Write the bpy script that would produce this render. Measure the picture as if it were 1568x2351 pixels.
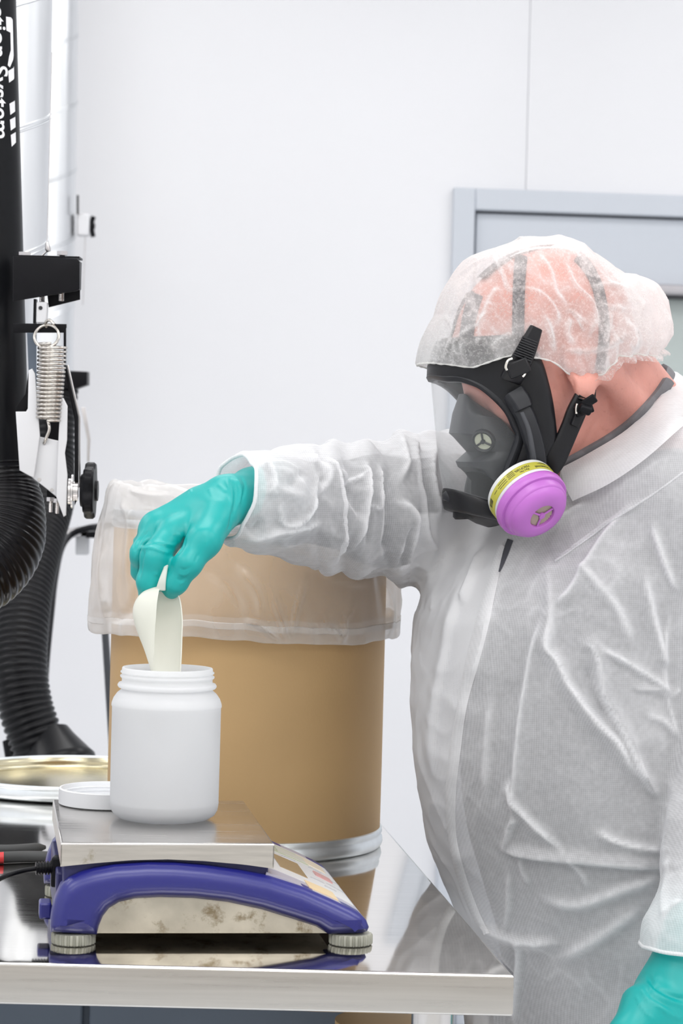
import bpy, bmesh, math, random
import numpy as np
from mathutils import Vector, Matrix, noise
from mathutils.bvhtree import BVHTree
random.seed(7)
for o in list(bpy.data.objects):
    bpy.data.objects.remove(o)
SC = bpy.context.scene
COL = SC.collection
PI = math.pi

# ------------------------------------------------------------------ camera
FPX, PX0, PY0 = 6000.0, 784.0, 1020.0
CAM_H = 1.395
RHO = math.radians(1.45)
cam_d = bpy.data.cameras.new('camera')
cam = bpy.data.objects.new('camera', cam_d)
COL.objects.link(cam)
cam_d.sensor_fit = 'AUTO'
cam_d.sensor_width = 36.0
cam_d.lens = FPX / 2351.0 * 36.0
cam_d.shift_x = 0.0
cam_d.shift_y = -(1175.5 - PY0) / 2351.0
cam_d.clip_start = 0.05
cam_d.clip_end = 60
cam_d.dof.use_dof = True
cam_d.dof.focus_distance = 2.78
cam_d.dof.aperture_fstop = 13.0
cam.matrix_world = (Matrix.Translation((0, 0, CAM_H)) @ Matrix.Rotation(math.radians(90), 4, 'X')
                    @ Matrix.Rotation(RHO, 4, 'Z'))
SC.camera = cam

# ------------------------------------------------------------------ world, lamps, exposure
w = bpy.data.worlds.new('world')
SC.world = w
w.use_nodes = True
w.node_tree.nodes['Background'].inputs[0].default_value = (0.9, 0.95, 1.0, 1)
w.node_tree.nodes['Background'].inputs[1].default_value = 0.3
SC.view_settings.view_transform = 'Standard'
SC.view_settings.look = 'None'
SC.view_settings.gamma = 1.0
SC.view_settings.use_curve_mapping = False
SC.view_settings.exposure = 0.0
SC.cycles.use_denoising = True
SC.cycles.max_bounces = 10
SC.cycles.diffuse_bounces = 5
SC.cycles.glossy_bounces = 5
SC.cycles.transmission_bounces = 6
SC.cycles.transparent_max_bounces = 24
SC.cycles.sample_clamp_indirect = 6.0
SC.cycles.caustics_reflective = False
SC.cycles.caustics_refractive = False

LAMP_W = 15.5
LF = (1.75, 1.3, 0.92, 0.82)
ROOM_YAW = math.radians(5.6)
def rp(x, y, z=0.0):
    c, s = math.cos(ROOM_YAW), math.sin(ROOM_YAW)
    return Vector((c * x - s * y, s * x + c * y, z))

def area(name, loc, size, size_y, power, rot=(0, 0, 0), col=(1, 1, 1)):
    l = bpy.data.lights.new(name, 'AREA')
    l.shape = 'RECTANGLE'
    l.size, l.size_y = size, size_y
    l.energy = power
    l.color = col
    o = bpy.data.objects.new(name, l)
    o.location = loc
    o.rotation_euler = rot
    COL.objects.link(o)
    return o
CEIL = 3.05
# rows of fluorescent troffers in the ceiling
for ix, lx in enumerate((-1.9, 0.1, 2.1)):
    for iy, ly in enumerate((-0.6, 1.3, 3.2, 5.0)):
        area('ceiling_lamp', rp(lx, ly, CEIL - 0.02), 1.25, 0.62, LAMP_W * LF[iy], (0, 0, ROOM_YAW), (1.0, 0.992, 0.985))

# ------------------------------------------------------------------ pixel -> place
CR, SR = math.cos(RHO), math.sin(RHO)
def at(x, y, Y):
    u, v = (x - PX0) / FPX, (PY0 - y) / FPX
    return Vector(((u * CR - v * SR) * Y, Y, CAM_H + (u * SR + v * CR) * Y))
def ray(x, y):
    return at(x, y, 1.0) - Vector((0, 0, CAM_H))
CAMP = Vector((0, 0, CAM_H))
def topx(V):
    """world points (n,3) -> photo pixels (n,2)"""
    V = np.asarray(V)
    a, b = V[:, 0] / V[:, 1], (V[:, 2] - CAM_H) / V[:, 1]
    u, v = a * CR + b * SR, -a * SR + b * CR
    return np.stack([PX0 + u * FPX, PY0 - v * FPX], 1)
def mpp(Y):
    return Y / FPX

# ------------------------------------------------------------------ objects
def link(o, parent=None):
    COL.objects.link(o)
    if parent is not None:
        o.parent = parent
        if parent.type == 'EMPTY':
            o.matrix_parent_inverse = parent.matrix_basis.inverted()
    return o
def thing(name, label, cat, loc=(0, 0, 0), group=None, kind=None):
    o = bpy.data.objects.new(name, None)
    o.empty_display_size = 0.05
    o.location = loc
    o.matrix_basis = Matrix.Translation(Vector(loc))
    COL.objects.link(o)
    o['label'] = label
    o['category'] = cat
    if group: o['group'] = group
    if kind: o['kind'] = kind
    return o
def shade(me, ang=40):
    me.polygons.foreach_set('use_smooth', [True] * len(me.polygons))
    if ang is not None:
        try:
            me.set_sharp_from_angle(angle=math.radians(ang))
        except Exception:
            pass
def mk(name, V, F, m, parent=None, ang=40, label=None, kind=None):
    me = bpy.data.meshes.new(name)
    me.from_pydata([tuple(v) for v in V], [], [tuple(int(i) for i in f) for f in F])
    me.validate()
    me.update()
    return mo(name, me, m, parent, ang, label, kind)
def mo(name, me, m, parent=None, ang=40, label=None, kind=None):
    me.materials.clear()
    me.materials.append(m)
    if ang != 0:
        shade(me, ang)
    o = bpy.data.objects.new(name, me)
    link(o, parent)
    if label: o['label'] = label
    if kind: o['kind'] = kind
    return o
def mknp(name, V, F, m, parent=None, ang=None):
    """fast path for big quad meshes"""
    me = bpy.data.meshes.new(name)
    F = np.asarray(F, dtype=np.int32)
    n = F.shape[1]
    me.vertices.add(len(V)); me.vertices.foreach_set('co', np.asarray(V, dtype=np.float32).ravel())
    me.loops.add(F.size); me.loops.foreach_set('vertex_index', F.ravel())
    me.polygons.add(len(F)); me.polygons.foreach_set('loop_start', np.arange(0, F.size, n, dtype=np.int32))
    me.update(calc_edges=True)
    return mo(name, me, m, parent, ang if ang is not None else 180)
class MB:
    """collects shapes that become ONE part"""
    def __init__(s): s.V, s.F = [], []
    def add(s, V, F):
        k = len(s.V)
        s.V += [Vector(v) for v in V]
        s.F += [tuple(i + k for i in f) for f in F]
        return s
    def box(s, c, sz, R=None):
        hx, hy, hz = sz[0] / 2, sz[1] / 2, sz[2] / 2
        V = [Vector((x, y, z)) for x in (-hx, hx) for y in (-hy, hy) for z in (-hz, hz)]
        if R is not None: V = [R @ v for v in V]
        V = [v + Vector(c) for v in V]
        return s.add(V, [(0, 1, 3, 2), (4, 6, 7, 5), (0, 4, 5, 1), (2, 3, 7, 6), (0, 2, 6, 4), (1, 5, 7, 3)])
    def tube(s, pts, r, n=12, closed=False, cap=True):
        V, F = tubemesh(pts, r, n, closed, cap)
        return s.add(V, F)
    def lathe(s, prof, c, axis=(0, 0, 1), n=48, cap0=False, cap1=False):
        V, F = lathemesh(prof, c, axis, n, cap0, cap1)
        return s.add(V, F)
    def build(s, name, m, parent=None, ang=40, bevel=0, label=None):
        o = mk(name, s.V, s.F, m, parent, ang, label)
        if bevel:
            b = o.modifiers.new('bevel', 'BEVEL'); b.width = bevel; b.segments = 2; b.limit_method = 'ANGLE'
            b.angle_limit = math.radians(35)
        return o
def frame_of(d):
    d = Vector(d).normalized()
    a = Vector((0, 0, 1)) if abs(d.z) < 0.9 else Vector((1, 0, 0))
    x = d.cross(a).normalized()
    return x, d.cross(x).normalized(), d
def spline(pts, n):
    """Catmull-Rom through points (any dimension), n samples per span"""
    P = [np.array(p, float) for p in pts]
    P = [2 * P[0] - P[1]] + P + [2 * P[-1] - P[-2]]
    out = []
    for i in range(1, len(P) - 2):
        p0, p1, p2, p3 = P[i - 1], P[i], P[i + 1], P[i + 2]
        for k in range(n):
            t = k / n
            out.append(0.5 * ((2 * p1) + (-p0 + p2) * t + (2 * p0 - 5 * p1 + 4 * p2 - p3) * t * t + (-p0 + 3 * p1 - 3 * p2 + p3) * t ** 3))
    out.append(P[-2])
    return out
def tubemesh(pts, r, n=12, closed=False, cap=True):
    P = [Vector(p) for p in pts]
    m = len(P)
    R = r if hasattr(r, '__len__') else [r] * m
    V, F = [], []
    x = None
    for i, p in enumerate(P):
        a = P[(i - 1) % m] if (closed or i > 0) else p
        b = P[(i + 1) % m] if (closed or i < m - 1) else p
        d = (b - a).normalized()
        if x is None: x = frame_of(d)[0]
        x = (x - d * x.dot(d)).normalized()
        y = d.cross(x)
        for k in range(n):
            t = 2 * PI * k / n
            V.append(p + (x * math.cos(t) + y * math.sin(t)) * R[i])
    for i in range(m if closed else m - 1):
        j = (i + 1) % m
        for k in range(n):
            l = (k + 1) % n
            F.append((i * n + k, i * n + l, j * n + l, j * n + k))
    if cap and not closed:
        F.append(tuple(reversed(range(n)))); F.append(tuple((m - 1) * n + k for k in range(n)))
    return V, F
def lathemesh(prof, c, axis=(0, 0, 1), n=48, cap0=False, cap1=False):
    x, y, d = frame_of(axis)
    c = Vector(c)
    V, F = [], []
    for (r, h) in prof:
        for k in range(n):
            t = 2 * PI * k / n
            V.append(c + (x * math.cos(t) + y * math.sin(t)) * r + d * h)
    for i in range(len(prof) - 1):
        for k in range(n):
            l = (k + 1) % n
            F.append((i * n + k, i * n + l, (i + 1) * n + l, (i + 1) * n + k))
    if cap0: F.append(tuple(reversed(range(n))))
    if cap1: F.append(tuple((len(prof) - 1) * n + k for k in range(n)))
    return V, F
def profmesh(pts2, depth, bevel, O, ex, ey, res=3):
    """outline in the (ex, ey) plane, thickened to both sides of O with rounded rims -> mesh in world space"""
    cu = bpy.data.curves.new('tmp', 'CURVE')
    cu.dimensions = '2D'; cu.fill_mode = 'BOTH'
    cu.extrude = max(depth / 2 - bevel, 0); cu.bevel_depth = bevel; cu.offset = -bevel; cu.bevel_resolution = res
    sp = cu.splines.new('POLY'); sp.points.add(len(pts2) - 1)
    for p, q in zip(sp.points, pts2): p.co = (q[0], q[1], 0, 1)
    sp.use_cyclic_u = True
    o = bpy.data.objects.new('tmp', cu); COL.objects.link(o)
    dg = bpy.context.evaluated_depsgraph_get()
    me = bpy.data.meshes.new_from_object(o.evaluated_get(dg))
    bpy.data.objects.remove(o); bpy.data.curves.remove(cu)
    ex, ey = Vector(ex), Vector(ey); ez = ex.cross(ey)
    M4 = Matrix((ex, ey, ez)).transposed().to_4x4(); M4.translation = Vector(O)
    me.transform(M4)
    bm = bmesh.new(); bm.from_mesh(me)
    bmesh.ops.remove_doubles(bm, verts=bm.verts, dist=1e-5)
    bmesh.ops.recalc_face_normals(bm, faces=bm.faces)
    bm.to_mesh(me); bm.free()
    return me
def textmesh(s, size, depth=0.0002, align='LEFT'):
    cu = bpy.data.curves.new('tmp', 'FONT'); cu.body = s; cu.size = size; cu.extrude = depth; cu.align_x = align
    cu.offset = size * 0.012
    o = bpy.data.objects.new('tmp', cu); COL.objects.link(o)
    dg = bpy.context.evaluated_depsgraph_get()
    me = bpy.data.meshes.new_from_object(o.evaluated_get(dg))
    bpy.data.objects.remove(o); bpy.data.curves.remove(cu)
    return me

# ------------------------------------------------------------------ materials
def M(name, col, rough=0.5, metal=0.0, bump=0.0, bscale=200, var=0.0, vscale=6, spec=0.5, stretch=None, sss=0.0,
      coat=0.0, spots=None, rvar=0.0, transl=0.0, aniso=0.0, ssr=None):
    m = bpy.data.materials.new(name); m.use_nodes = True
    nt = m.node_tree; N = nt.nodes; L = nt.links
    b = N['Principled BSDF']
    b.inputs['Base Color'].default_value = (*col, 1)
    b.inputs['Roughness'].default_value = rough
    b.inputs['Metallic'].default_value = metal
    b.inputs['Specular IOR Level'].default_value = spec
    b.inputs['Coat Weight'].default_value = coat
    if aniso: b.inputs['Anisotropic'].default_value = aniso
    if sss:
        b.inputs['Subsurface Weight'].default_value = sss
        b.inputs['Subsurface Radius'].default_value = ssr or (0.01, 0.004, 0.002)
        b.inputs['Subsurface Scale'].default_value = 1.0
    tc = N.new('ShaderNodeTexCoord')
    mp = N.new('ShaderNodeMapping'); L.new(tc.outputs['Object'], mp.inputs[0])
    if stretch: mp.inputs['Scale'].default_value = stretch
    src = None
    if var:
        nz = N.new('ShaderNodeTexNoise'); nz.inputs['Scale'].default_value = vscale; nz.inputs['Detail'].default_value = 6
        L.new(mp.outputs[0], nz.inputs['Vector'])
        mr = N.new('ShaderNodeMapRange'); mr.inputs[1].default_value = 0.3; mr.inputs[2].default_value = 0.7
        mr.inputs[3].default_value = 1 - var; mr.inputs[4].default_value = 1 + var
        L.new(nz.outputs[0], mr.inputs[0])
        hs = N.new('ShaderNodeHueSaturation'); hs.inputs['Color'].default_value = (*col, 1)
        L.new(mr.outputs[0], hs.inputs['Value'])
        src = hs.outputs[0]
        if rvar:
            m2 = N.new('ShaderNodeMapRange'); m2.inputs[1].default_value = 0.3; m2.inputs[2].default_value = 0.7
            m2.inputs[3].default_value = rough - rvar; m2.inputs[4].default_value = rough + rvar
            L.new(nz.outputs[0], m2.inputs[0]); L.new(m2.outputs[0], b.inputs['Roughness'])
    if spots:
        scol, sscale, thr, amt = spots
        n2 = N.new('ShaderNodeTexNoise'); n2.inputs['Scale'].default_value = sscale; n2.inputs['Detail'].default_value = 8
        n2.inputs['Roughness'].default_value = 0.7
        L.new(tc.outputs['Object'], n2.inputs['Vector'])
        m3 = N.new('ShaderNodeMapRange'); m3.inputs[1].default_value = thr; m3.inputs[2].default_value = thr + 0.12
        m3.inputs[3].default_value = 0; m3.inputs[4].default_value = amt
        L.new(n2.outputs[0], m3.inputs[0])
        mx = N.new('ShaderNodeMix'); mx.data_type = 'RGBA'
        L.new(m3.outputs[0], mx.inputs[0])
        if src: L.new(src, mx.inputs[6])
        else: mx.inputs[6].default_value = (*col, 1)
        mx.inputs[7].default_value = (*scol, 1)
        src = mx.outputs[2]
    if src: L.new(src, b.inputs['Base Color'])
    if bump:
        n3 = N.new('ShaderNodeTexNoise'); n3.inputs['Scale'].default_value = bscale; n3.inputs['Detail'].default_value = 4
        L.new(mp.outputs[0], n3.inputs['Vector'])
        bp = N.new('ShaderNodeBump'); bp.inputs['Strength'].default_value = bump; bp.inputs['Distance'].default_value = 0.002
        L.new(n3.outputs[0], bp.inputs['Height']); L.new(bp.outputs[0], b.inputs['Normal'])
    if transl:
        tr = N.new('ShaderNodeBsdfTranslucent'); tr.inputs[0].default_value = (*col, 1)
        ms = N.new('ShaderNodeMixShader'); ms.inputs[0].default_value = transl
        L.new(b.outputs[0], ms.inputs[1]); L.new(tr.outputs[0], ms.inputs[2])
        L.new(ms.outputs[0], N['Material Output'].inputs[0])
    return m
def sheer(name, col, a0, a1, rough=0.5, blend=0.5, pattern=None, bump=0.0, bscale=100, spec=0.3, transl=0.4, dens=0):
    """thin see-through sheet: alpha a0 face on, a1 edge on; optional fibre or weave pattern in the alpha"""
    m = bpy.data.materials.new(name); m.use_nodes = True
    nt = m.node_tree; N = nt.nodes; L = nt.links
    b = N['Principled BSDF']; out = N['Material Output']
    b.inputs['Base Color'].default_value = (*col, 1); b.inputs['Roughness'].default_value = rough
    b.inputs['Specular IOR Level'].default_value = spec
    tr = N.new('ShaderNodeBsdfTranslucent'); tr.inputs[0].default_value = (*col, 1)
    m1 = N.new('ShaderNodeMixShader'); m1.inputs[0].default_value = transl
    L.new(b.outputs[0], m1.inputs[1]); L.new(tr.outputs[0], m1.inputs[2])
    tp = N.new('ShaderNodeBsdfTransparent')
    m2 = N.new('ShaderNodeMixShader')
    L.new(tp.outputs[0], m2.inputs[1]); L.new(m1.outputs[0], m2.inputs[2]); L.new(m2.outputs[0], out.inputs[0])
    lw = N.new('ShaderNodeLayerWeight'); lw.inputs[0].default_value = blend
    mr = N.new('ShaderNodeMapRange'); mr.inputs[3].default_value = a0; mr.inputs[4].default_value = a1
    L.new(lw.outputs['Facing'], mr.inputs[0])
    fac = mr.outputs[0]
    tc = N.new('ShaderNodeTexCoord')
    if pattern:
        kind, sc, amt = pattern
        if kind == 'weave':
            hs = []
            for d in ((1, 0.3, 1), (1, 0.3, -1)):
                vm = N.new('ShaderNodeVectorMath'); vm.operation = 'DOT_PRODUCT'; vm.inputs[1].default_value = [c * sc for c in d]
                L.new(tc.outputs['Object'], vm.inputs[0])
                sn = N.new('ShaderNodeMath'); sn.operation = 'SINE'; L.new(vm.outputs['Value'], sn.inputs[0])
                hs.append(sn)
            ad = N.new('ShaderNodeMath'); ad.operation = 'MULTIPLY'
            L.new(hs[0].outputs[0], ad.inputs[0]); L.new(hs[1].outputs[0], ad.inputs[1])
            nz = N.new('ShaderNodeTexNoise'); nz.inputs['Scale'].default_value = 160; nz.inputs['Detail'].default_value = 5
            L.new(tc.outputs['Object'], nz.inputs['Vector'])
            a1n = N.new('ShaderNodeMath'); a1n.operation = 'MULTIPLY_ADD'; a1n.inputs[1].default_value = amt
            L.new(ad.outputs[0], a1n.inputs[0]); L.new(fac, a1n.inputs[2])
            a2n = N.new('ShaderNodeMath'); a2n.operation = 'MULTIPLY_ADD'; a2n.inputs[1].default_value = amt * 3.2
            sb = N.new('ShaderNodeMath'); sb.operation = 'SUBTRACT'; sb.inputs[1].default_value = 0.5
            L.new(nz.outputs[0], sb.inputs[0]); L.new(sb.outputs[0], a2n.inputs[0]); L.new(a1n.outputs[0], a2n.inputs[2])
            fac = a2n.outputs[0]
        else:
            # fibres: several stretched noises in different directions, kept where they peak
            prev = None
            for rot in ((0.3, 0.2, 0.5), (1.1, 0.7, -0.6), (-0.5, 1.2, 1.3), (0.9, -0.4, 2.2)):
                mp = N.new('ShaderNodeMapping'); mp.inputs['Rotation'].default_value = rot
                mp.inputs['Scale'].default_value = (sc * 1.0, sc * 0.035, sc * 1.0)
                L.new(tc.outputs['Object'], mp.inputs[0])
                nz = N.new('ShaderNodeTexNoise'); nz.inputs['Scale'].default_value = 1.0; nz.inputs['Detail'].default_value = 3
                nz.inputs['Distortion'].default_value = 0.4
                L.new(mp.outputs[0], nz.inputs['Vector'])
                r2 = N.new('ShaderNodeMapRange'); r2.inputs[1].default_value = 0.56; r2.inputs[2].default_value = 0.70
                r2.inputs[3].default_value = 0; r2.inputs[4].default_value = 1
                L.new(nz.outputs[0], r2.inputs[0])
                if prev is None: prev = r2.outputs[0]
                else:
                    mxn = N.new('ShaderNodeMath'); mxn.operation = 'MAXIMUM'
                    L.new(prev, mxn.inputs[0]); L.new(r2.outputs[0], mxn.inputs[1]); prev = mxn.outputs[0]
            an = N.new('ShaderNodeMath'); an.operation = 'MULTIPLY_ADD'; an.inputs[1].default_value = amt
            L.new(prev, an.inputs[0]); L.new(fac, an.inputs[2]); fac = an.outputs[0]
    if dens:
        # cloth that is bunched, doubled or painted lighter lets less through
        at_ = N.new('ShaderNodeAttribute'); at_.attribute_name = 'dens'
        dm = N.new('ShaderNodeMath'); dm.operation = 'MULTIPLY_ADD'; dm.inputs[1].default_value = dens
        L.new(at_.outputs['Fac'], dm.inputs[0]); L.new(fac, dm.inputs[2]); fac = dm.outputs[0]
    cl = N.new('ShaderNodeClamp'); L.new(fac, cl.inputs[0]); L.new(cl.outputs[0], m2.inputs[0])
    if bump:
        n3 = N.new('ShaderNodeTexNoise'); n3.inputs['Scale'].default_value = bscale; n3.inputs['Detail'].default_value = 5
        L.new(tc.outputs['Object'], n3.inputs['Vector'])
        bp = N.new('ShaderNodeBump'); bp.inputs['Strength'].default_value = bump; bp.inputs['Distance'].default_value = 0.003
        L.new(n3.outputs[0], bp.inputs['Height']); L.new(bp.outputs[0], b.inputs['Normal'])
    return m

WALL = M('wall_paint', (0.86, 0.862, 0.885), 0.35, bump=0.02, bscale=300, var=0.012, vscale=1.5)
CEILM = M('ceiling_paint', (0.85, 0.85, 0.85), 0.6)
FLOORM = M('floor_epoxy', (0.62, 0.64, 0.66), 0.3, var=0.05, vscale=3)
GREYBLUE = M('door_paint', (0.60, 0.635, 0.69), 0.4, var=0.01)
TRIMGREY = M('door_seal', (0.30, 0.31, 0.34), 0.5)
BLACKGAP = M('black_gap', (0.03, 0.03, 0.035), 0.6)
STEEL = M('table_steel', (0.81, 0.785, 0.755), 0.075, 1.0, var=0.05, vscale=14, rvar=0.02, stretch=(0.6, 22, 1))
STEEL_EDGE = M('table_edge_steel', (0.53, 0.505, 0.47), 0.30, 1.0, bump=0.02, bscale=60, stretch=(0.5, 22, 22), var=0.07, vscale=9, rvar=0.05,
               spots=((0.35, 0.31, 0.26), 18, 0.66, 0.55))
PLATTER = M('platter_steel', (0.70, 0.675, 0.65), 0.24, 1.0, bump=0.02, bscale=80, stretch=(1, 18, 18), var=0.05, vscale=10, rvar=0.04)
PLATTER_SIDE = M('platter_side_steel', (0.58, 0.55, 0.505), 0.34, 1.0, bump=0.03, bscale=80, stretch=(1, 1, 14), var=0.1, vscale=20,
                 spots=((0.30, 0.25, 0.15), 26, 0.62, 0.8))
DIRTY = M('dirty_steel', (0.50, 0.465, 0.39), 0.45, 1.0, bump=0.05, bscale=120, var=0.2, vscale=26, spots=((0.17, 0.12, 0.05), 38, 0.54, 0.75))
BLUE = M('blue_plastic', (0.017, 0.019, 0.19), 0.32, bump=0.03, bscale=900, var=0.04, spec=0.6)
DKBLUE = M('dark_blue_plastic', (0.018, 0.018, 0.10), 0.45, bump=0.04, bscale=900)
LILAC = M('panel_grey', (0.42, 0.40, 0.47), 0.35)
OVERLAY = M('panel_overlay', (0.70, 0.69, 0.69), 0.3, var=0.02)
FOOTM = M('foot_plastic', (0.47, 0.47, 0.40), 0.5, var=0.14, vscale=60, spots=((0.30, 0.24, 0.12), 60, 0.60, 0.7))
KRAFT = M('kraft_board', (0.65, 0.425, 0.20), 0.62, bump=0.06, bscale=420, var=0.06, vscale=5, stretch=(1, 1, 0.5))
GALV = M('galvanised_ring', (0.80, 0.845, 0.87), 0.36, 1.0, var=0.12, vscale=20)
GALV_DUCT = M('galvanised_duct', (0.77, 0.785, 0.80), 0.36, 1.0, var=0.04, vscale=20, stretch=(1, 1, 0.2))
GOLD = M('gold_lacquer', (0.66, 0.60, 0.42), 0.22, 1.0, var=0.05)
HDPE = M('white_jar_plastic', (0.95, 0.955, 0.965), 0.36, transl=0.55, bump=0.01, bscale=60, sss=0.5, ssr=(0.02, 0.02, 0.02))
LIDW = M('white_lid_plastic', (0.84, 0.85, 0.87), 0.38, bump=0.01)
SCOOPM = M('scoop_plastic', (0.92, 0.92, 0.855), 0.34, transl=0.40)
BLACKP = M('black_plastic', (0.007, 0.007, 0.009), 0.36, bump=0.02, bscale=600, spec=0.14)
BLACKT = M('black_tube', (0.006, 0.0065, 0.008), 0.30, var=0.1, spec=0.18)
HOSEM = M('black_hose', (0.005, 0.0047, 0.006), 0.22, spec=0.2)
HOSE2 = M('black_hose_matt', (0.008, 0.008, 0.0095), 0.30, spec=0.22)
WHITEP = M('white_powdercoat', (0.78, 0.78, 0.80), 0.4)
ZINC = M('zinc', (0.62, 0.60, 0.60), 0.3, 1.0, var=0.08, vscale=40)
SPRINGM = M('spring_steel', (0.60, 0.57, 0.53), 0.22, 1.0)
PRINTW = M('white_print', (0.82, 0.82, 0.84), 0.5)
PRINTK = M('black_print', (0.02, 0.02, 0.02), 0.6)
GREYRUB = M('grey_grip', (0.055, 0.057, 0.058), 0.6, bump=0.05, bscale=500)
RED = M('red_plastic', (0.65, 0.03, 0.035), 0.4)
SLATE = M('slate_panel', (0.13, 0.165, 0.215), 0.5, var=0.05)
PANE = sheer('door_glass', (0.80, 0.86, 0.84), 0.55, 0.9, 0.1, spec=0.6)
BAGM = sheer('clear_liner', (0.97, 0.96, 0.95), 0.26, 0.92, 0.16, blend=0.45, bump=0.25, bscale=18, spec=0.7, transl=0.25)
# ================================================================== the room
def wallpt(x, y, off=0.0):
    """photo pixel -> (s, z) on the back wall; s runs along the wall"""
    d = ray(x, y)
    n = rp(0, 1); d0 = WALL_Y - off
    t = d0 / d.dot(n)
    p = CAMP + d * t
    return p.dot(rp(1, 0)), p.z
WALL_Y = 6.2
RX0, RX1, RY0, RY1 = -3.2, 3.6, -1.6, WALL_Y
def slab(name, x0, x1, y0, y1, z0, z1, m):
    V = [rp(x, y, z) for x in (x0, x1) for y in (y0, y1) for z in (z0, z1)]
    o = mk(name, V, [(0, 1, 3, 2), (4, 6, 7, 5), (0, 4, 5, 1), (2, 3, 7, 6), (0, 2, 6, 4), (1, 5, 7, 3)], m, ang=0)
    return o
def st(o): o['kind'] = 'structure'; return o
st(slab('floor', RX0, RX1, RY0, RY1 + 0.1, -0.1, 0.0, FLOORM))
st(slab('ceiling', RX0, RX1, RY0, RY1 + 0.1, CEIL, CEIL + 0.1, CEILM))
st(slab('wall_left', RX0 - 0.1, RX0, RY0, RY1 + 0.1, 0, CEIL, WALL))
st(slab('wall_right', RX1, RX1 + 0.1, RY0, RY1 + 0.1, 0, CEIL, WALL))
st(slab('wall_front', RX0, RX1, RY0 - 0.1, RY0, 0, CEIL, M('front_wall_paint', (0.60, 0.58, 0.55), 0.6)))
# back wall: a core with two wall panels that meet in a fine joint; opening for the door
ds0, dz_top = wallpt(1040, 432)
ds1 = ds0 + 1.10
dz_top = 1.395 + 0.0
dz_top = wallpt(1040, 432)[1]
seam = wallpt(1213, 200)[0]
st_wall = st(slab('wall_back', RX0, RX1, RY1 + 0.10, RY1 + 0.2, 0, CEIL, WALL))
def panel(pts):
    me = profmesh(pts, 0.10, 0.0025, rp(0, RY1 + 0.05), rp(1, 0), (0, 0, 1), 2)
    o = mo('panel', me, WALL, st_wall, 40)
panel([(RX0, 0), (ds0 + 0.002, 0), (ds0 + 0.002, dz_top), (seam - 0.0003, dz_top), (seam - 0.0003, CEIL), (RX0, CEIL)])
panel([(ds1 - 0.002, 0), (RX1, 0), (RX1, CEIL), (seam + 0.0003, CEIL), (seam + 0.0003, dz_top), (ds1 - 0.002, dz_top)])
# door frame with a transom panel above a glazed leaf
def wbox(mb, s0, s1, z0, z1, d0, d1):
    V = [rp(s, WALL_Y + d, z) for s in (s0, s1) for d in (d0, d1) for z in (z0, z1)]
    mb.add(V, [(0, 1, 3, 2), (4, 6, 7, 5), (0, 4, 5, 1), (2, 3, 7, 6), (0, 2, 6, 4), (1, 5, 7, 3)])
door = bpy.data.objects.new('door_1', None); door.location = rp((ds0 + ds1) / 2, WALL_Y, 0)
door.matrix_basis = Matrix.Translation(door.location); COL.objects.link(door)
door['kind'] = 'structure'; door['label'] = 'grey blue framed door with a flat transom panel above glass'; door['category'] = 'door'
JW = 0.052
for (a, b_, c, d_) in ((ds0, ds0 + JW, 0, dz_top), (ds1 - JW, ds1, 0, dz_top), (ds0 + JW, ds1 - JW, dz_top - JW, dz_top)):
    mb = MB(); wbox(mb, a, b_, c, d_, -0.022, 0.05); mb.build('door_frame', GREYBLUE, door, bevel=0.004)
zt = dz_top - JW
zb = wallpt(1530, 655)[1]
zk = wallpt(1530, 686)[1]
mb = MB(); wbox(mb, ds0 + JW + 0.006, ds1 - JW - 0.006, zb, zt - 0.006, 0.0, 0.03); mb.build('transom_panel', GREYBLUE, door, bevel=0.003)
mb = MB(); wbox(mb, ds0 + JW - 0.002, ds1 - JW + 0.002, zb - 0.01, zt + 0.002, 0.018, 0.045); mb.build('panel_gasket', TRIMGREY, door)
mb = MB(); wbox(mb, ds0 + JW, ds1 - JW, zk + 0.008, zb, -0.028, 0.04); mb.build('transom_bar', M('bar_paint', (0.50, 0.48, 0.50), 0.4), door, bevel=0.008)
mb = MB(); wbox(mb, ds0 + JW, ds1 - JW, zk, zk + 0.008, -0.02, 0.04); mb.build('door_gap', BLACKGAP, door)
mb = MB(); wbox(mb, ds0 + JW + 0.01, ds1 - JW - 0.01, 0.95, zk, 0.012, 0.018); mb.build('pane', PANE, door)
mb = MB(); wbox(mb, ds0 + JW + 0.004, ds1 - JW - 0.004, 0.01, 0.95, 0.0, 0.04); mb.build('door_panel', GREYBLUE, door, bevel=0.003)
mb = MB()
for (a, b_, c, d_) in ((ds0 + JW + 0.004, ds0 + JW + 0.03, 0.95, zk), (ds1 - JW - 0.03, ds1 - JW - 0.004, 0.95, zk)): wbox(mb, a, b_, c, d_, 0.0, 0.04)
mb.build('stile', GREYBLUE, door, bevel=0.003)
mb = MB(); wbox(mb, ds1 - JW - 0.09, ds1 - JW - 0.06, 0.96, 1.12, -0.05, -0.03); wbox(mb, ds1 - JW - 0.085, ds1 - JW - 0.065, 0.97, 0.99, -0.05, 0.0); wbox(mb, ds1 - JW - 0.085, ds1 - JW - 0.065, 1.09, 1.11, -0.05, 0.0)
mb.build('door_handle', ZINC, door, bevel=0.004)
mb = MB(); wbox(mb, RX0, ds0, 0, 0.1, -0.012, 0.0)
st(mb.build('baseboard_back', GREYBLUE))

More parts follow.
